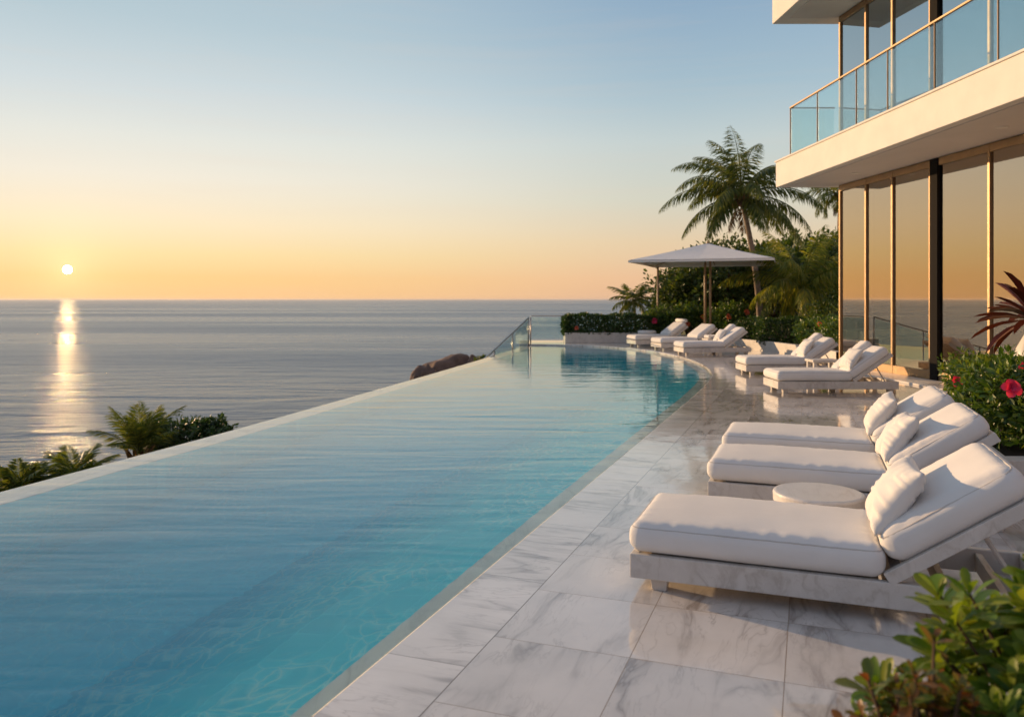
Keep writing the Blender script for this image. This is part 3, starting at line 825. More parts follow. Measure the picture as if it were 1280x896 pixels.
def make_pillow(host, y, label, seed, x=None, tilt=56, size=(.52,.40), roll=0, group='scatter pillows on the loungers', T=.18):
    rz = host.rotation_euler.z; Mh = Matrix.Translation(host.location) @ Matrix.Rotation(rz, 4, 'Z')
    x = HX+.035 if x is None else x
    c = Mh @ Matrix.Translation((x, y, .375)) @ Matrix.Rotation(R(-tilt), 4, 'Y') @ Matrix.Rotation(R(roll), 4, 'Z') @ Matrix.Translation((size[1]/2-.01, 0, T*.47))
    mb = pillow_mb(size[1], size[0], T, seed)
    o_ = mb.build('throw_pillow', M['pillow'], None, smooth=True, merge=True, fixn=True)
    o_.matrix_world = c
    return tag(o_, label, 'pillow', group)

G1 = 'white sun loungers in a row on the near marble deck'; G2 = 'sun loungers near the glass facade'; G3 = 'far sun loungers by the curved pool end'
near = [(.646,4.39,-20.4,'nearest white cushioned sun lounger with raised back, behind the green foreground leaves'),
        (1.50,6.13,-20.4,'middle one of the three near sun loungers, behind the round drum table'),
        (1.93,7.33,-20.4,'third near sun lounger, mostly hidden behind the middle one, beside the pink flowering planter')]
L0 = make_lounger(near[0][3], G1, seed=2); L0.location = (near[0][0], near[0][1], 0); L0.rotation_euler.z = R(near[0][2])
hosts = [L0]
for x, y, a, lb in near[1:]:
    c = copy_tree(L0); c.location = (x, y, 0); c.rotation_euler.z = R(a); c['label'] = lb; c['group'] = G1; hosts.append(c)
far = [(4.51,13.56,0,G2,'sun lounger with square pillow standing closest to the bronze framed glass doors'),
       (4.93,16.85,0,G2,'sun lounger with square pillow just behind the one closest to the glass doors'),
       (4.90,22.85,9,G3,'right one of the three far loungers, in front of the small towel table'),
       (4.68,25.1,14,G3,'middle one of the three far loungers by the lit pool curve'),
       (4.18,27.0,15,G3,'farthest left lounger by the pool curve, its high back against the hedge')]
S0 = make_lounger(far[0][4], G2, split=True, seed=6); S0.location = (far[0][0], far[0][1], 0)
hosts2 = [S0]
for i, (x, y, a, g, lb) in enumerate(far[1:]):
    c = copy_tree(S0 if i < 2 else L0); c.location = (x, y, 0); c.rotation_euler = (0,0,R(a)); c['label'] = lb; c['group'] = g; hosts2.append(c)
make_pillow(hosts[0], .30, 'puckered cream pillow leaning on the nearest lounger backrest', 1)
make_pillow(hosts[1], .32, 'cream pillow on the middle near lounger, behind the round table', 2, roll=4)
make_pillow(hosts[2], .34, 'cream pillow on the third near lounger, partly behind another pillow', 3, roll=-3)
make_pillow(hosts2[0], .26, 'square pillow on the lounger closest to the glass doors', 4, size=(.5,.4))
make_pillow(hosts2[1], .26, 'square pillow on the lounger just behind the one nearest the glass doors', 5, size=(.5,.4))
make_pillow(hosts2[2], .52, 'small pillow on the right one of the three far loungers', 6, size=(.42,.36))
# headrest roll on the farthest lounger
mb = MB(); n = 12; mb.tube([(0,-.36,0),(0,-.35,0),(0,0,0),(0,.35,0),(0,.36,0)], [.03,.06,.065,.06,.03], 12)
o_ = mb.build('headrest_roll', M['pillow'], None, smooth=True)
Mh = Matrix.Translation(hosts2[4].location) @ Matrix.Rotation(hosts2[4].rotation_euler.z, 4, 'Z')
o_.matrix_world = Mh @ Matrix.Translation((HX+.62, .40, .86)) @ Matrix.Rotation(R(-36), 4, 'Y')
tag(o_, 'white headrest roll on top of the farthest lounger back', 'headrest')

# ------------------------------------------------------------------ tables
t = empty('side_table', (1.945,5.08,0), R(-20), 'round pale drum side table between the nearest and the middle lounger', 'table')
mb = MB(); mb.lathe([(.255,0),(.262,.006),(.262,.305),(.255,.31)], 56)
bm_body = mb.build('drum_body', M['tabletop'], t, smooth=False, bevel=.003)
mb = MB(); mb.lathe([(.266,.3105),(.274,.316),(.276,.365),(.270,.377),(.255,.381)], 56); mb.build('table_top', M['tabletop'], t, bevel=.002)
mb = MB(); g = R(200)
for k in (0,):
    cx, cy = .2625*math.cos(g), .2625*math.sin(g)
    mb.tbox(Matrix.Translation((cx,cy,.27)) @ Matrix.Rotation(g, 4, 'Z'), .008, .075, .02)
mb.build('handle_slot', M['black'], t)
def slab_table(loc, rz, w_, d_, h_, label):
    t = empty('side_table', loc, rz, label, 'table')
    mb = MB(); mb.box(-w_/2,w_/2,-d_/2,d_/2,h_-.05,h_); mb.build('table_top', M['frame'], t, bevel=.006)
    for sx in (-1,1):
        for sy in (-1,1):
            x = sx*(w_/2-.06); y = sy*(d_/2-.06)
            mb = MB(); mb.box(x-.035,x+.035,y-.035,y+.035,0,h_-.0505); mb.build('leg', M['frame'], t, bevel=.004)
    return t
slab_table((6.12,15.75,0), 0, .55, .45, .42, 'low white square side table between the two loungers near the glass doors')
slab_table((6.15,24.55,0), R(10), .5, .45, .40, 'low white side table with rolled towels between the far loungers')
slab_table((4.85,28.75,0), R(12), .85, .5, .36, 'low white bench table behind the farthest left lounger')
tw = empty('towel_stack', (6.15,24.55,.40), R(10), 'rolled white towels on the side table between the far loungers', 'towels')
for i in range(3):
    mb = MB(); mb.tube([(-.15+.13*i,-.17,.055),(-.15+.13*i,.17,.055)], .055, 14); mb.build('rolled_towel', M['towel'], tw, smooth=False)
mb = MB(); mb.lathe([(.30,0),(.33,.02),(.33,.09),(.30,.115),(.001,.118)], 28)
o_ = mb.build('floor_cushion', M['pillow'], None, smooth=False, bevel=.01, loc=(4.85,28.75,.36)); tag(o_, 'flat white cushion lying on the bench table behind the farthest lounger', 'cushion')

# ------------------------------------------------------------------ parasol
U = empty('parasol', (6.85,28.0,.0), R(-20.4), 'large square off-white parasol on slim teak posts over the far loungers', 'parasol')
hs = 2.32; ze = 2.90; zp = 3.56; n = 16
mb = MB(); tops = []
def cz(u, v):
    d = max(abs(u), abs(v)); k = min(abs(u), abs(v))/max(d, 1e-6)
    return zp - (zp-ze)*d - .10*(1-k)*d*(1-d) - .02*math.sin(PI*d)
for z_off in (0, -.012):
    k0 = len(mb.v)
    for j in range(2*n+1):
        for i in range(2*n+1):
            u, v = -1+i/n, -1+j/n
            e_ = max(abs(u),abs(v)); kk = min(abs(u),abs(v))/max(e_,1e-6)
            pull = 1-.025*(1-kk**2)*e_**4
            mb.v.append((u*hs*pull, v*hs*pull, cz(u,v)+z_off))
    for j in range(2*n):
        for i in range(2*n):
            q = (k0+j*(2*n+1)+i, k0+j*(2*n+1)+i+1, k0+(j+1)*(2*n+1)+i+1, k0+(j+1)*(2*n+1)+i)
            mb.f.append(q if z_off == 0 else q[::-1])
mb.build('canopy', M['canopy'], U, smooth=False)
mb = MB()
ring = []
for (a, b) in ([(-1+2*i/24, -1) for i in range(24)] + [(1, -1+2*i/24) for i in range(24)] + [(1-2*i/24, 1) for i in range(24)] + [(-1, 1-2*i/24) for i in range(24)]):
    kk = min(abs(a),abs(b)); pull = 1-.025*(1-kk**2); ring.append((a*hs*pull, b*hs*pull, cz(a,b)-.013))
k = len(ring)
mb.add(ring + [(x*1.0,y*1.0,z-.065) for x,y,z in ring] + [(x*.995,y*.995,z-.065) for x,y,z in ring] + [(x*.995,y*.995,z-.001) for x,y,z in ring],
       [(i,(i+1)%k,k+(i+1)%k,k+i) for i in range(k)] + [(2*k+i,2*k+(i+1)%k,3*k+(i+1)%k,3*k+i)[::-1] for i in range(k)] + [(k+i,k+(i+1)%k,2*k+(i+1)%k,2*k+i) for i in range(k)])
mb.build('valance', M['canopy'], U)
for a in range(8):
    g = [(-1,-1),(0,-1),(1,-1),(1,0),(1,1),(0,1),(-1,1),(-1,0)][a]
    mb = MB(); mb.tube([(g[0]*hs*f, g[1]*hs*f, cz(g[0]*f, g[1]*f)-.04) for f in (.03,.35,.7,.96)], .014, 6); mb.build('rib', M['pole'], U)
for dx, dy, z_ in ((-.09,.0,zp-.06), (.09,-.0,zp-.06), (-2.12,2.12,ze-.06)):
    mb = MB(); mb.tube([(dx,dy,0),(dx,dy,z_)], .042, 12); mb.build('post', M['pole'], U, smooth=True)
mb = MB(); mb.lathe([(.16,3.28),(.16,3.34),(.06,3.42),(.06,3.50)], 16); mb.build('hub', M['pole'], U)
mb = MB(); mb.lathe([(.05,3.545),(.04,3.60),(.015,3.64),(.001,3.66)], 12); mb.build('finial', M['pole'], U)

# ------------------------------------------------------------------ railings
Rl = empty('glass_railing', (.66,28.3,0), 0, 'glass railing with slim metal posts at the far corner of the pool deck', 'railing')
def post(mb, x, y, z0, z1, r=.022): mb.tube([(x,y,z0),(x,y,z1)], r, 10)
hz = .955; org = (.66,28.3,0)
corner = [(.66,28.3),(.72,30.95),(2.15,30.95),(3.6,30.95),(5.1,30.95)]
for x, y in corner:
    mb = MB(); post(mb, x, y, 0 if y > 28.5 else .0, hz-.02); mb.build('post', M['steel'], Rl, org=org, smooth=True)
mb = MB()
for (a, b) in zip(corner[:-1], corner[1:]): mb.bar((*a,hz), (*b,hz), .045, .03)
mb.build('top_rail', M['steel'], Rl, org=org)
for (a, b) in zip(corner[:-1], corner[1:]):
    va = Vector((*a,0)); vb = Vector((*b,0)); d = (vb-va).normalized()
    mb = MB(); mb.bar(va+d*.05+Vector((0,0,.49)), vb-d*.05+Vector((0,0,.49)), .012, .84); mb.build('glass_panel', M['clear'], Rl, org=org)
Rs = empty('stair_railing', (.60,28.2,0), 0, 'sloping metal and glass stair railing going down left beyond the infinity edge', 'railing')
org = (.60,28.2,0)
a = Vector((.58,28.1,.955)); b = Vector((-.75,23.6,-.10)); b2 = b + (b-a)*.15
mb = MB(); mb.bar(a, b2, .05, .04); mb.build('hand_rail', M['steel'], Rs, org=org)
mb = MB(); mb.bar(a-Vector((0,0,1.05)), b2-Vector((0,0,1.05)), .05, .10); mb.build('stringer', M['steel'], Rs, org=org)
for t_ in (.0,.42,.84):
    p = a.lerp(b, t_); mb = MB(); post(mb, p.x, p.y, p.z-1.03, p.z); mb.build('post', M['steel'], Rs, org=org, smooth=True)
for t0,t1 in ((.01,.41),(.43,.83)):
    p, q = a.lerp(b,t0), a.lerp(b,t1); d = (q-p)
    s_ = Vector((-d.y, d.x, 0)).normalized()*.006
    mb = MB(); z = Vector((0,0,1)); P_ = [p-z*.93, q-z*.93, q-z*.06, p-z*.06]
    mb.add([x-s_ for x in P_]+[x+s_ for x in P_], [(0,1,2,3),(7,6,5,4),(0,4,5,1),(1,5,6,2),(2,6,7,3),(3,7,4,0)]); mb.build('glass_panel', M['clear'], Rs, org=org)

# ------------------------------------------------------------------ building
def FX(y): return 9.78 - .0995*y       # facade line
YF = 19.25                             # its far end
Bd = empty('villa', (10,10,0), 0, 'modern two storey villa with white slab floors and bronze framed glass walls', 'villa')
org = (10,10,0)
Z1, Z1t, Z2, Z2t = 4.34, 4.99, 8.38, 9.05
def SX(y): return 7.50 - .052*y - .0   # slab edge
ys = -6
mb = MB(); mb.prism([(SX(19.65),19.65),(17,19.65),(17,ys),(SX(ys),ys)], Z1, Z1t-.04); mb.build('floor_slab', M['render'], Bd, org=org, bevel=.012)
mb = MB(); mb.prism([(SX(19.65)-.025,19.675),(17.02,19.675),(17.02,ys-.02),(SX(ys)-.025,ys-.02)], Z1t-.039, Z1t); mb.build('slab_capping', M['render'], Bd, org=org, bevel=.006)
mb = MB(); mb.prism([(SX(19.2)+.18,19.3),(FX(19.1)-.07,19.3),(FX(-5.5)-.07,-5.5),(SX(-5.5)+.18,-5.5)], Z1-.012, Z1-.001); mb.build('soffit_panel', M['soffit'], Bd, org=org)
mb = MB(); mb.prism([(SX(19.75)-.05,19.75),(17.2,19.75),(17.2,ys),(SX(ys)-.05,ys)], Z2, Z2t); mb.build('roof_slab', M['render'], Bd, org=org, bevel=.012)
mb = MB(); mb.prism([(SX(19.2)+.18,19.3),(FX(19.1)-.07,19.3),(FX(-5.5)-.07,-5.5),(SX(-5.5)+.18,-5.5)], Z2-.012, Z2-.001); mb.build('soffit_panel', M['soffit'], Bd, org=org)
def win(y0, y1, z0, z1, storey):
    """one glazed bay along the facade"""
    m_ = MB(); t_ = .045
    return (y0, y1, z0, z1)
def fbox(mb, y0, y1, d0, d1, z0, z1):
    """box following the facade line: d measured inwards"""
    P_ = [(FX(y0)+d0,y0),(FX(y0)+d1,y0),(FX(y1)+d1,y1),(FX(y1)+d0,y1)]
    mb.prism(P_, z0, z1)
bays = [19.2, 18.06, 17.02, 15.72, 14.06, 12.4, 10.5, 8.4, 6.2, 4, 1.6, -1, -3.5, -5.6]
for (zb, zt, st) in ((.0, Z1, 0), (Z1t, Z2, 1)):
    for i in range(len(bays)-1):
        ya, yb = bays[i], bays[i+1]
        dark = (i == 3)
        W_ = MB(); fw = .06
        # mullion at the far side of the bay, head and sill between mullions
        fbox(W_, ya-fw, ya, -.03, .07, zb+.0, zt-.013)
        ya2 = ya-fw-.002
        if dark and st == 0: ya2 = ya-.30
        fbox(W_, yb+.002, ya2, -.025, .065, zt-.16, zt-.014)
        fbox(W_, yb+.002, ya2, -.025, .065, zb+.0, zb+(.20 if st == 0 else .10))
        wn_ = W_.build('window', M['bronze'], Bd, org=org, bevel=.004)
        if dark:
            D_ = MB(); fbox(D_, ya-.295, ya-fw-.004, -.05, .12, zb+.001, zt-.0145); D_.build('door_jamb', M['black'], wn_, org=org)
            ya2 = ya-.297
        G_ = MB(); fbox(G_, yb+.003, ya2-.001, .01, .03, zb+(.201 if st == 0 else .101), zt-.162); G_.build('pane', M['glass' if st == 0 else 'glass_up'], wn_, org=org)
# interior: floors, end walls, back wall, curtains
mb = MB(); mb.prism([(FX(19.1)+.12,19.1),(16.8,19.1),(16.8,ys+.2),(FX(ys)+.12,ys+.2)], .004, .03); mb.build('interior_floor', M['ifloor'], Bd, org=org)
mb = MB(); mb.box(16.2,16.5,ys,19.2,.031,Z1-.002); mb.box(16.2,16.5,ys,19.2,Z1t+.002,Z2-.002)
mb.build('back_wall', M['interior'], Bd, org=org)
mb = MB(); mb.box(FX(19.2)+.13,16.19,19.05,19.22,.031,Z1-.003); mb.box(FX(19.2)+.13,16.19,19.05,19.22,Z1t+.003,Z2-.003)
mb.build('end_wall', M['interior'], Bd, org=org)
def curtain(y0, y1, d, z0, z1):
    mb = MB(); n_ = int(abs(y1-y0)/.02)
    pts = [(FX(y0+(y1-y0)*i/n_) + d + .035*math.sin(i*.9), y0+(y1-y0)*i/n_) for i in range(n_+1)]
    vs = [(x,y,z0) for x,y in pts]+[(x,y,z1) for x,y in pts]; n1 = n_+1
    mb.add(vs, [(i,i+1,n1+i+1,n1+i) for i in range(n_)]); return mb
for y0, y1, dd in ((16.75,16.25,.3),(13.2,12.5,.3),(18.9,18.5,.3),(15.3,14.9,.3),(14.0,13.8,.5),(17.7,17.5,.5)):
    curtain(y0, y1, dd, .04, Z1-.02).build('curtain', M['sheer'], Bd, smooth=True, org=org)
for y in (17.9, 15.2, 12.2):
    mb = MB(); mb.tube([(12.0,y,Z1t+.003),(12.0,y,Z2-.003)], .14, 16); mb.tube([(12.2,y,.031),(12.2,y,Z1-.003)], .14, 16); mb.build('column', M['render'], Bd, org=org, smooth=True)
for y in (17.3, 12.7, 8):
    mb = MB(); x = (SX(y)+FX(y))/2+.1
    mb.lathe([(.085,Z1-.022),(.095,Z1-.018),(.095,Z1-.0125)], 24, (x,y,0)); mb.build('downlight', M['light'], Bd, org=org)
# threshold step along the glass
mb = MB(); mb.prism([(FX(19.3)-.62,19.3),(FX(19.3)-.07,19.3),(FX(12.6)-.07,12.6),(FX(12.6)-.95,12.6),(FX(15)-.80,15.0)], .001, .035)
mb.build('threshold', M['tabletop'], Bd, org=org, bevel=.006)
# balcony railing
Br = empty('balcony_railing', (7,16,Z1t), 0, 'frameless glass balcony railing with bronze top rail on the upper slab edge', 'railing')
org = (7,16,Z1t)
def BX(y): return 7.72 - .052*y
zr = Z1t+1.22
py = [19.3,17.8,16.0,14.8,13.3,11.7,10.1,8.5,6.9,5.3,3.7]
pts = [(BX(y), y) for y in py]
mb = MB(); mb.bar((*pts[0],zr), (*pts[-1],zr), .045, .03); mb.bar((pts[0][0],19.3,zr),(FX(19.3)-.08,19.3,zr), .045,.03); mb.build('top_rail', M['bronze'], Br, org=org)
for p in pts:
    mb = MB(); post(mb, p[0], p[1], Z1t, zr-.015, .014); mb.build('post', M['bronze'], Br, org=org)
for a, b in zip(pts[:-1], pts[1:]):
    mb = MB(); mb.bar((a[0],a[1]-.03,Z1t+.60),(b[0],b[1]+.03,Z1t+.60), .012, 1.15); mb.build('glass_panel', M['clear'], Br, org=org)
mb = MB(); mb.bar((pts[0][0]+.03,19.3,Z1t+.6),(FX(19.3)-.1,19.3,Z1t+.6), .012, 1.15); mb.build('glass_panel', M['clear'], Br, org=org)
# round tub chairs upstairs
def tub(loc, label, seed):
    t = empty('tub_chair', loc, R(160), label, 'armchair', 'round white tub chairs upstairs')
    mb = MB(); n1, n2 = 20, 12; vs = []; fs = []
    for j in range(n2+1):
        for i in range(n1+1):
            g = R(-125)+R(250)*i/n1; z = .08+.85*j/n2; rr = .50+.06*math.sin(PI*j/n2)
            vs.append((rr*math.cos(g), rr*math.sin(g), z*(.72+.28*math.cos(g*.55))))
    for j in range(n2):
        for i in range(n1): fs.append((j*(n1+1)+i, j*(n1+1)+i+1, (j+1)*(n1+1)+i+1, (j+1)*(n1+1)+i))
    mb.add(vs, fs); s_ = mb.build('shell', M['fabric'], t, smooth=True); sm = s_.modifiers.new('solid','SOLIDIFY'); sm.thickness = .12; sm.offset = -1
    mb = MB(); mb.lathe([(.36,.05),(.40,.10),(.41,.36),(.38,.44),(.25,.47),(.001,.475)], 28); mb.build('seat', M['fabric'], t, smooth=True)
    return t
tub((9.15,15.3,Z1t), 'round white tub chair upstairs behind the glass, left one', 1)
tub((9.15,13.95,Z1t), 'round white tub chair upstairs behind the glass, right one at the picture edge', 2)

# ------------------------------------------------------------------ planters and beds
pb = empty('stone_planter', (3.93,6.5,0), 0, 'low pale stone planter holding the pink hibiscus beside the near loungers', 'planter')
org = (3.93,6.5,0)
out = [(3.93,6.5),(9.0,6.5),(8.35,12.3),(6.7,12.3),(5.15,10.0)]
cx_, cy_ = 6.7, 9.2
inn = [(x+(cx_-x)*.05+ (.06 if x<6 else -.06), y+(cy_-y)*.05+(.06 if y < 9 else -.06)) for x, y in out]
mb = MB(); n = 5; zt = .29
mb.add([(x,y,0) for x,y in out]+[(x,y,zt) for x,y in out]+[(x,y,zt) for x,y in inn]+[(x,y,zt-.1) for x,y in inn],
       [(i,(i+1)%n,n+(i+1)%n,n+i) for i in range(n)]+[(n+i,n+(i+1)%n,2*n+(i+1)%n,2*n+i) for i in range(n)]+[(2*n+i,2*n+(i+1)%n,3*n+(i+1)%n,3*n+i) for i in range(n)])
mb.build('planter_wall', M['planter'], pb, org=org, bevel=.008)
mb = MB(); mb.add([(x,y,zt-.06) for x,y in inn], [tuple(range(5))]); mb.build('soil', M['soil'], pb, org=org)
# hibiscus mass in that planter, three bushes
shrub((4.95,7.45,.2), (.70,.78,.45), 400, 16, .085, 'leaf_hib', 11, 'large hibiscus bush with bright pink blooms at the front of the stone planter', 'bush', 'hibiscus bushes in the stone planter', 'hibiscus_bush', .52, .20, lowcut=-1.1,
      flowers=[(-.59,-.47,.62)], fr=.085)
shrub((5.85,8.55,.2), (.80,.85,.40), 330, 15, .085, 'leaf_hib', 12, 'leafy hibiscus bush in the stone planter beside the urn of burgundy leaves', 'bush', 'hibiscus bushes in the stone planter', 'hibiscus_bush', .52, .2, lowcut=-1.1,
      flowers=[(-.62,-.40,.70)], fr=.07)
shrub((6.45,10.35,.2), (.74,1.1,.34), 260, 15, .08, 'leaf_hib', 13, 'low far end hibiscus bush of the stone planter, next to the glass doors', 'bush', 'hibiscus bushes in the stone planter', 'hibiscus_bush', .52, .2, lowcut=-1.1,
      flowers=[(-.76,-.12,.35)], fr=.075)
shrub((6.9,7.9,.2), (1.0,.9,.45), 200, 14, .09, 'leaf_hib', 14, 'hibiscus bush at the right end of the stone planter beyond the picture edge', 'bush', None, 'hibiscus_bush', .52, .2)
# urn with cordyline
ur = empty('urn', (6.50,9.95,.2), 0, 'tall slender white glazed urn rising out of the planter at the right edge', 'urn')
mb = MB(); mb.lathe([(.10,0),(.16,.05),(.24,.30),(.26,.52),(.20,.78),(.10,.98),(.075,1.06),(.11,1.14),(.12,1.16),(.09,1.16),(.06,1.08)], 32); mb.build('vessel', M['pot'], ur, smooth=True)
cd = empty('cordyline', (6.50,9.95,1.34), 0, 'spiky burgundy cordyline plant growing in the white urn', 'plant')
rg = np.random.default_rng(5); mb = MB()
for i in range(42):
    az = i*2.4; e_ = 1.25-1.35*(i/42)+rg.normal(0,.1); d = np.array([math.cos(az)*math.cos(e_), math.sin(az)*math.cos(e_), math.sin(e_)])
    leaves(mb, [(0,0,-.02)], [d], [np.array([0,0,1])+d*-.2], [rg.uniform(.5,.75)], .15, 5, .22 + .3*(i/42), .5)
mb.build('foliage', M['cordyline'], cd)
mb = MB(); mb.tube([(0,0,-.20),(0,0,.03)], .03, 8); mb.build('stem', M['twig'], cd)

# foreground pot and bushes
fp = empty('planter_box', (1.62,1.35,0), R(-20), 'stone planter box holding the foreground bush, below the picture edge', 'planter')
mb = MB(); mb.box(-.85,.75,-.5,.42,0,.40); mb.build('box', M['planter'], fp, bevel=.01)
def fg_bush(loc, r, ntip, nper, size, m, seed, label, nm='foreground_bush', extra=()):
    rg = np.random.default_rng(seed); root = empty(nm, loc, 0, label, 'bush'); mb = MB(); sb = MB()
    d = rnd_unit(rg, ntip); d[:,2] = np.abs(d[:,2])**.8
    rad = rg.uniform(.55,1,ntip)**.6*(1+rg.normal(0,.07,ntip)); tips = d*np.array(r)*rad[:,None] + np.array([0,0,.02])
    ax = d*.8 + np.array([0,0,.75]) + rg.normal(0,.18,(ntip,3))
    whorls(mb, rg, tips, ax, nper, size)
    for e_ in extra:
        whorls(mb, rg, [np.array(e_[0])], [np.array(e_[1])], e_[2], e_[3]); sb.tube([(0,0,0), tuple(np.array(e_[0])*.6), tuple(e_[0])], .004, 5)
    for p in tips: sb.tube([(0,0,-.05), tuple(p*.55-np.array([0,0,.02])), tuple(p-ax[0]*0)], [.009,.006,.003], 5)
    mb.build('foliage', M[m], root, smooth=True); sb.build('stem', M['twig'], root)
    return root
fg_bush((1.33,1.80,.405), (.52,.42,.53), 260, 11, .092, 'leaf_gloss', 21, 'glossy green foreground bush filling the lower right corner', extra=[((-.47,-.02,.30),(-.3,0,1),6,.08)])
fg_bush((.87,1.68,.42), (.17,.22,.40), 150, 10, .042, 'leaf_red', 22, 'small russet tinged foreground shrub left of the glossy green bush', 'russet_shrub', extra=[((-.10,.05,.36),(-.2,0,1),5,.075),((-.17,0,.28),(-.4,0,1),7,.06)])

# far planter with clipped hedge
p2 = empty('hedge_planter', (3.7,29.9,0), 0, 'long pale stone planter under the clipped hedge at the far end of the pool', 'planter')
mb = MB(); mb.box(-1.75,1.6,-.5,.55,0,.37); mb.build('box', M['planter'], p2, bevel=.012)
shrub((3.72,29.92,.36), (1.72,.50,.31), 640, 16, .10, 'leaf_hedge', 31, 'clipped dark green box hedge growing in the long pale planter', 'hedge', None, 'hedge', .55, boxy=True,
      flowers=[(-1.35,-.55,.18)], fm='petal_orange', fr=.09)
# low curved wall of the planting bed
bedline = catmull([(5.32,29.45),(6.2,28.75),(6.95,27.6),(7.45,26.2),(7.85,24.6),(8.1,22.6),(8.12,20.9),(8.0,19.75)], 6)
mb = MB(); a_ = bedline; b_ = offset(bedline, .16); nb = len(a_)
mb.add([(x,y,0) for x,y in a_]+[(x,y,.30) for x,y in a_]+[(x,y,.30) for x,y in b_]+[(x,y,0) for x,y in b_],
       [(i,i+1,nb+i+1,nb+i) for i in range(nb-1)]+[(nb+i,nb+i+1,2*nb+i+1,2*nb+i) for i in range(nb-1)]+[(2*nb+i,2*nb+i+1,3*nb+i+1,3*nb+i) for i in range(nb-1)])
# keep planting on the right hand side of the line
o_ = mb.build('garden_wall', M['planter'], bevel=0, fixn=True); tag(o_, 'low curved pale wall edging the planting bed behind the far loungers', 'wall')
bl2 = offset(bedline, -.0)
mb = MB(); mb.add([(x+.05,y+.03,.22) for x,y in bedline]+[(17,19.8,.22),(17,31.1,.22),(5.4,31.1,.22)], [tuple(range(len(bedline)+3))])
tag(mb.build('bed_soil', M['soil'], tri=True), kind='structure')
BG = 'shrubs in the bed behind the far loungers'
shrub((5.65,29.95,.2), (.70,.6,.55), 180, 16, .11, 'leaf_hib', 41, 'rounded shrub with a pink bloom at the right end of the clipped hedge', 'shrub', BG, flowers=[(-.42,-.55,.60)], fr=.13)
shrub((6.55,29.5,.2), (.85,.6,.62), 220, 16, .11, 'leaf_hib', 42, 'bushy green shrub directly behind the parasol mast', 'shrub', BG, flowers=[(.35,-.6,.75),(-.2,-.55,.5)], fm='petal_orange', fr=.11)
shrub((7.75,28.2,.2), (.85,.75,.62), 240, 16, .11, 'leaf_hib', 43, 'orange flowering shrub between the parasol mast and the tall palm trunk', 'shrub', BG, flowers=[(-.3,-.7,.8),(.35,-.6,.95),(.1,-.75,.55)], fm='petal_orange', fr=.11)
shrub((8.75,25.5,.2), (.95,.75,.38), 280, 18, .10, 'leaf_hedge', 44, 'low clipped dark hedge behind the low curved wall', 'hedge', None, 'hedge', .55, boxy=True)
shrub((7.85,26.55,.2), (.5,.6,.36), 120, 16, .10, 'leaf_hedge', 48, 'small dark shrub at the left end of the low clipped hedge', 'shrub', BG)
shrub((8.85,22.6,.2), (.78,1.0,.44), 280, 18, .10, 'leaf_hib', 45, 'bright green shrub by the curved wall left of the glass facade', 'shrub', BG, flowers=[(-.45,-.75,.72)], fr=.07, fm='petal_orange')
shrub((9.0,20.8,.2), (.85,.85,.50), 220, 16, .10, 'leaf_hib', 46, 'green shrub squeezed against the far corner of the glass facade', 'shrub', BG)
shrub((10.3,24.6,.2), (1.2,1.0,.75), 200, 16, .13, 'leaf_tree', 47, 'dark red-green croton shrub under the arching palm', 'shrub', BG)
# big trees behind
TG = 'broadleaf trees behind the bed'
shrub((7.75,34.5,.0), (1.6,1.6,1.35), 330, 20, .20, 'leaf_tree', 51, 'dark dense broadleaf tree seen left of the parasol mast', 'tree', TG, 'broadleaf_tree', .55, .24, tree=.35, lowcut=-.9)
shrub((8.9,34.0,.0), (2.1,1.7,1.75), 380, 20, .20, 'leaf_tree', 52, 'tall dark broadleaf tree right behind the parasol mast', 'tree', TG, 'broadleaf_tree', .55, .24, tree=.5, lowcut=-.9)
shrub((11.3,35.5,.0), (2.4,2.0,1.45), 340, 20, .22, 'leaf_tree', 53, 'dark broadleaf tree behind the tall palm trunk', 'tree', TG, 'broadleaf_tree', .55, .24, tree=.8, lowcut=-.9)
shrub((13.4,33.0,.0), (2.2,2.0,1.70), 360, 20, .22, 'leaf_tree', 54, 'dark tree mass between the arching palm and the villa corner', 'tree', TG, 'broadleaf_tree', .55, .24, tree=.9, lowcut=-.9)
shrub((13.6,29.0,.0), (2.0,1.9,1.5), 300, 20, .20, 'leaf_tree', 55, 'shaded tree right beside the villa corner', 'tree', TG, 'broadleaf_tree', .55, .24, tree=.6, lowcut=-.9)
shrub((14.0,41.0,1.2), (4.0,3,1.35), 300, 20, .28, 'leaf_tree', 56, 'distant hilltop tree canopy rising above the other trees', 'tree', TG, 'broadleaf_tree', .55, .24, tree=.7, lowcut=-.9)
shrub((7.1,36.5,-.4), (.8,.9,.95), 160, 18, .17, 'leaf_tree', 57, 'small round tree at the left end of the tree group beside the low palm', 'tree', TG, 'broadleaf_tree', .55, .26, tree=.4, lowcut=-.9)

# ------------------------------------------------------------------ palms
# main coconut palm: frond list (azimuth deg seen from above, start elevation, droop, length)
sp_ = []
for a_, e_, d_, l_ in [(180,62,1.6,3.5),(200,40,1.5,3.5),(170,24,1.3,3.7),(190,-8,1.0,3.3),(160,48,1.9,2.9),(120,80,1.0,3.4),(95,86,.7,3.5),(55,74,1.1,3.8),
                       (20,60,1.5,3.5),(0,42,1.45,3.6),(-15,22,1.4,3.8),(8,4,1.15,3.7),(-5,-18,.85,3.4),(30,-5,1.0,3.0),(-60,55,1.6,2.9),(-90,30,1.5,2.8),(-110,70,1.5,2.9),
                       (-130,20,1.5,2.8),(-40,-10,1.0,2.9),(-150,-25,.7,2.7),(90,35,1.5,3.0),(60,15,1.4,3.0),(130,30,1.4,3.0),(110,5,1.2,2.9),(-75,-20,.8,2.5),(150,75,1.3,2.9)]:
    sp_.append((R(a_), R(e_), d_*1.08, l_*.93))
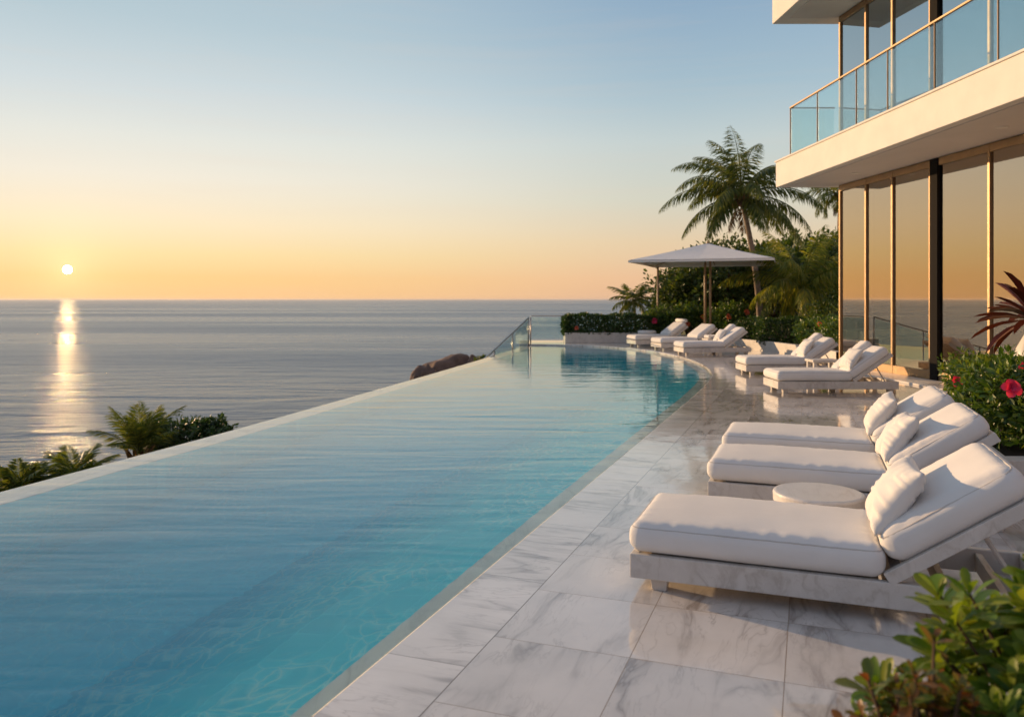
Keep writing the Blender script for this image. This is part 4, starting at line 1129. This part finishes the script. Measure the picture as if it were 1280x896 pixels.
palm((9.5,30.5,.2), (-.75,0,5.3), 26, 3.1, .66, 76, 61, 'tall coconut palm rising above the parasol and trees', bend=(.18,0,0), r=(.135,.085), spec=sp_, hang=.95, wd=.042)
palm((9.85,26.7,.2), (-.15,0,1.75), 20, 2.7, .58, 60, 62, 'arching feathery palm leaning over the clipped hedge left of the villa', elv=(-.1,1.35), droop=(.8,2.0), r=(.09,.07), hang=1.0, stiff=.3, wd=.038, nuts=False, dry=0, mat_='frond_lit')
palm((15.7,38.5,3.0), (.1,0,3.6), 18, 2.1, .6, 34, 63, 'distant palm crown showing just under the villa balcony corner', r=(.13,.09), nuts=False)
palm((5.75,37.0,-.8), (-.1,0,2.25), 18, 1.35, .42, 30, 64, 'small low palm at the left end of the trees against the sea', elv=(-.2,1.3), droop=(.7,1.5), r=(.08,.06), nuts=False, dry=0)
palm((-9.05,19.2,terr(-9.05,19.2)), (.1,0,-2.15-terr(-9.05,19.2)), 17, 1.35, .36, 40, 65, 'upright palm below the infinity edge beside the round shrub', elv=(.75,1.45), droop=(.35,.9), r=(.08,.06), nuts=False, dry=2, hang=.25, wd=.03)
palm((-9.4,17.2,terr(-9.4,17.2)), (0,0,-2.45-terr(-9.4,17.2)), 16, 1.0, .34, 40, 66, 'yellow green fan of palm leaves left of the upright palm below the edge', elv=(.5,1.4), droop=(.5,1.3), r=(.07,.05), nuts=False, dry=2, hang=.4, wd=.03)
palm((-10.2,16.6,terr(-10.2,16.6)), (0,0,-2.45-terr(-10.2,16.6)), 13, .85, .3, 34, 67, 'leftmost small palm behind the infinity edge near the shore', elv=(.45,1.4), droop=(.5,1.0), r=(.07,.05), nuts=False, dry=0, hang=.5)
palm((-10.1,15.7,terr(-10.1,15.7)), (0,0,-2.75-terr(-10.1,15.7)), 11, .75, .28, 26, 70, 'smallest palm tuft in front of the leftmost palm below the edge', elv=(.1,1.2), droop=(.5,1.2), r=(.05,.04), nuts=False, dry=0, hang=.5)
SG = 'shrubs on the slope below the infinity edge'
def slope_shrub(x, y, ztop, r, seed, lb, m='leaf_hedge', n=150, s=.11):
    z = ztop - 2*r[2]
    g = terr(x, y)
    root = shrub((x, y, g), r, n, 16, s, m, seed, lb, 'shrub', SG, 'slope_shrub', .55, .24, tree=max(0, z-g), lowcut=-.95)
slope_shrub(-8.95,20.4,-1.50,(.62,.6,.55),71,'dense round dark shrub right beside the upright palm below the edge')
slope_shrub(-8.25,20.3,-1.45,(.62,.6,.52),72,'dark shrub on the slope, middle of the clump trailing right of the palm')
slope_shrub(-7.5,20.0,-1.38,(.5,.5,.42),73,'small dark shrub ending the clump to the right below the edge')
slope_shrub(-9.9,18.4,-2.45,(.7,.6,.45),74,'yellowish bushy growth between the two left palms below the edge','leaf_hib')
slope_shrub(-8.8,17.6,-2.35,(.8,.5,.35),75,'low scrub at the foot of the upright palm hugging the pool edge','leaf_hib')
slope_shrub(-10.9,17.5,-3.2,(.8,.6,.35),76,'low scrub around the leftmost palms below the edge','leaf_hedge')
slope_shrub(-.95,26.2,-.28,(.28,.25,.30),77,'tiny dry succulent tuft at the foot of the stair railing','leaf_tree',40,.10)
# ------------------------------------------------------------------ rocks
def rock(loc, r, seed, label, group=None):
    me = bpy.data.meshes.new('boulder'); bm = bmesh.new(); bmesh.ops.create_icosphere(bm, subdivisions=5, radius=1)
    for v in bm.verts:
        p = v.co.copy(); k = 1 + .22*mn.noise(p*1.3+Vector((seed,0,0))) + .10*mn.noise(p*3.2+Vector((0,seed,0))) + .035*mn.noise(p*9)
        f = p*k
        v.co = Vector((f.x*r[0], f.y*r[1], f.z*r[2]))
    bm.to_mesh(me); bm.free(); me.materials.append(M['rock']); me.polygons.foreach_set('use_smooth', [True]*len(me.polygons))
    o_ = bpy.data.objects.new('boulder', me); COL.objects.link(o_); o_.location = loc
    return tag(o_, label, 'boulder', group)
RG = 'boulders beyond the infinity edge'
rock((-2.35,31.5,-1.86), (1.35,1.1,1.30), 3, 'large rounded brown boulder just beyond the far infinity edge', RG)
rock((-3.35,30.5,-2.05), (.75,.6,1.05), 8, 'low brown boulder at the left foot of the large one', RG)
rock((-1.35,31.0,-1.35), (.55,.5,.75), 12, 'small pointed brown rock between the large boulder and the stair railing', RG)
for i, (x, y, s) in enumerate([(-37.5,57,1.6),(-35,55.5,.9),(-39.5,60,1.2),(-36.5,59.5,.6)]):
    rock((x, y, -12.1), (s*1.5,s,s*.55), 20+i, ['long dark shore rock at the waterline by the left edge','small wet shore rock in front of the long one','farther shore rock out in the shallows at far left','tiniest wet shore rock beside the waterline'][i], 'rocks along the shoreline')

# ------------------------------------------------------------------ sea air
def haze():
    m = bpy.data.materials.new('sea_air'); m.use_nodes = True; nt = m.node_tree
    nt.nodes.remove(nt.nodes['Principled BSDF']); o = nt.nodes['Material Output']
    v = nt.nodes.new('ShaderNodeVolumePrincipled'); v.inputs['Color'].default_value = (.95,.88,.84,1); v.inputs['Density'].default_value = 4.5e-5; v.inputs['Anisotropy'].default_value = .3
    nt.links.new(v.outputs[0], o.inputs['Volume'])
    mb = MB(); mb.box(-26000,26000,-300,26000,-21.5,14.5)
    tag(mb.build('haze', m), kind='stuff')
haze()
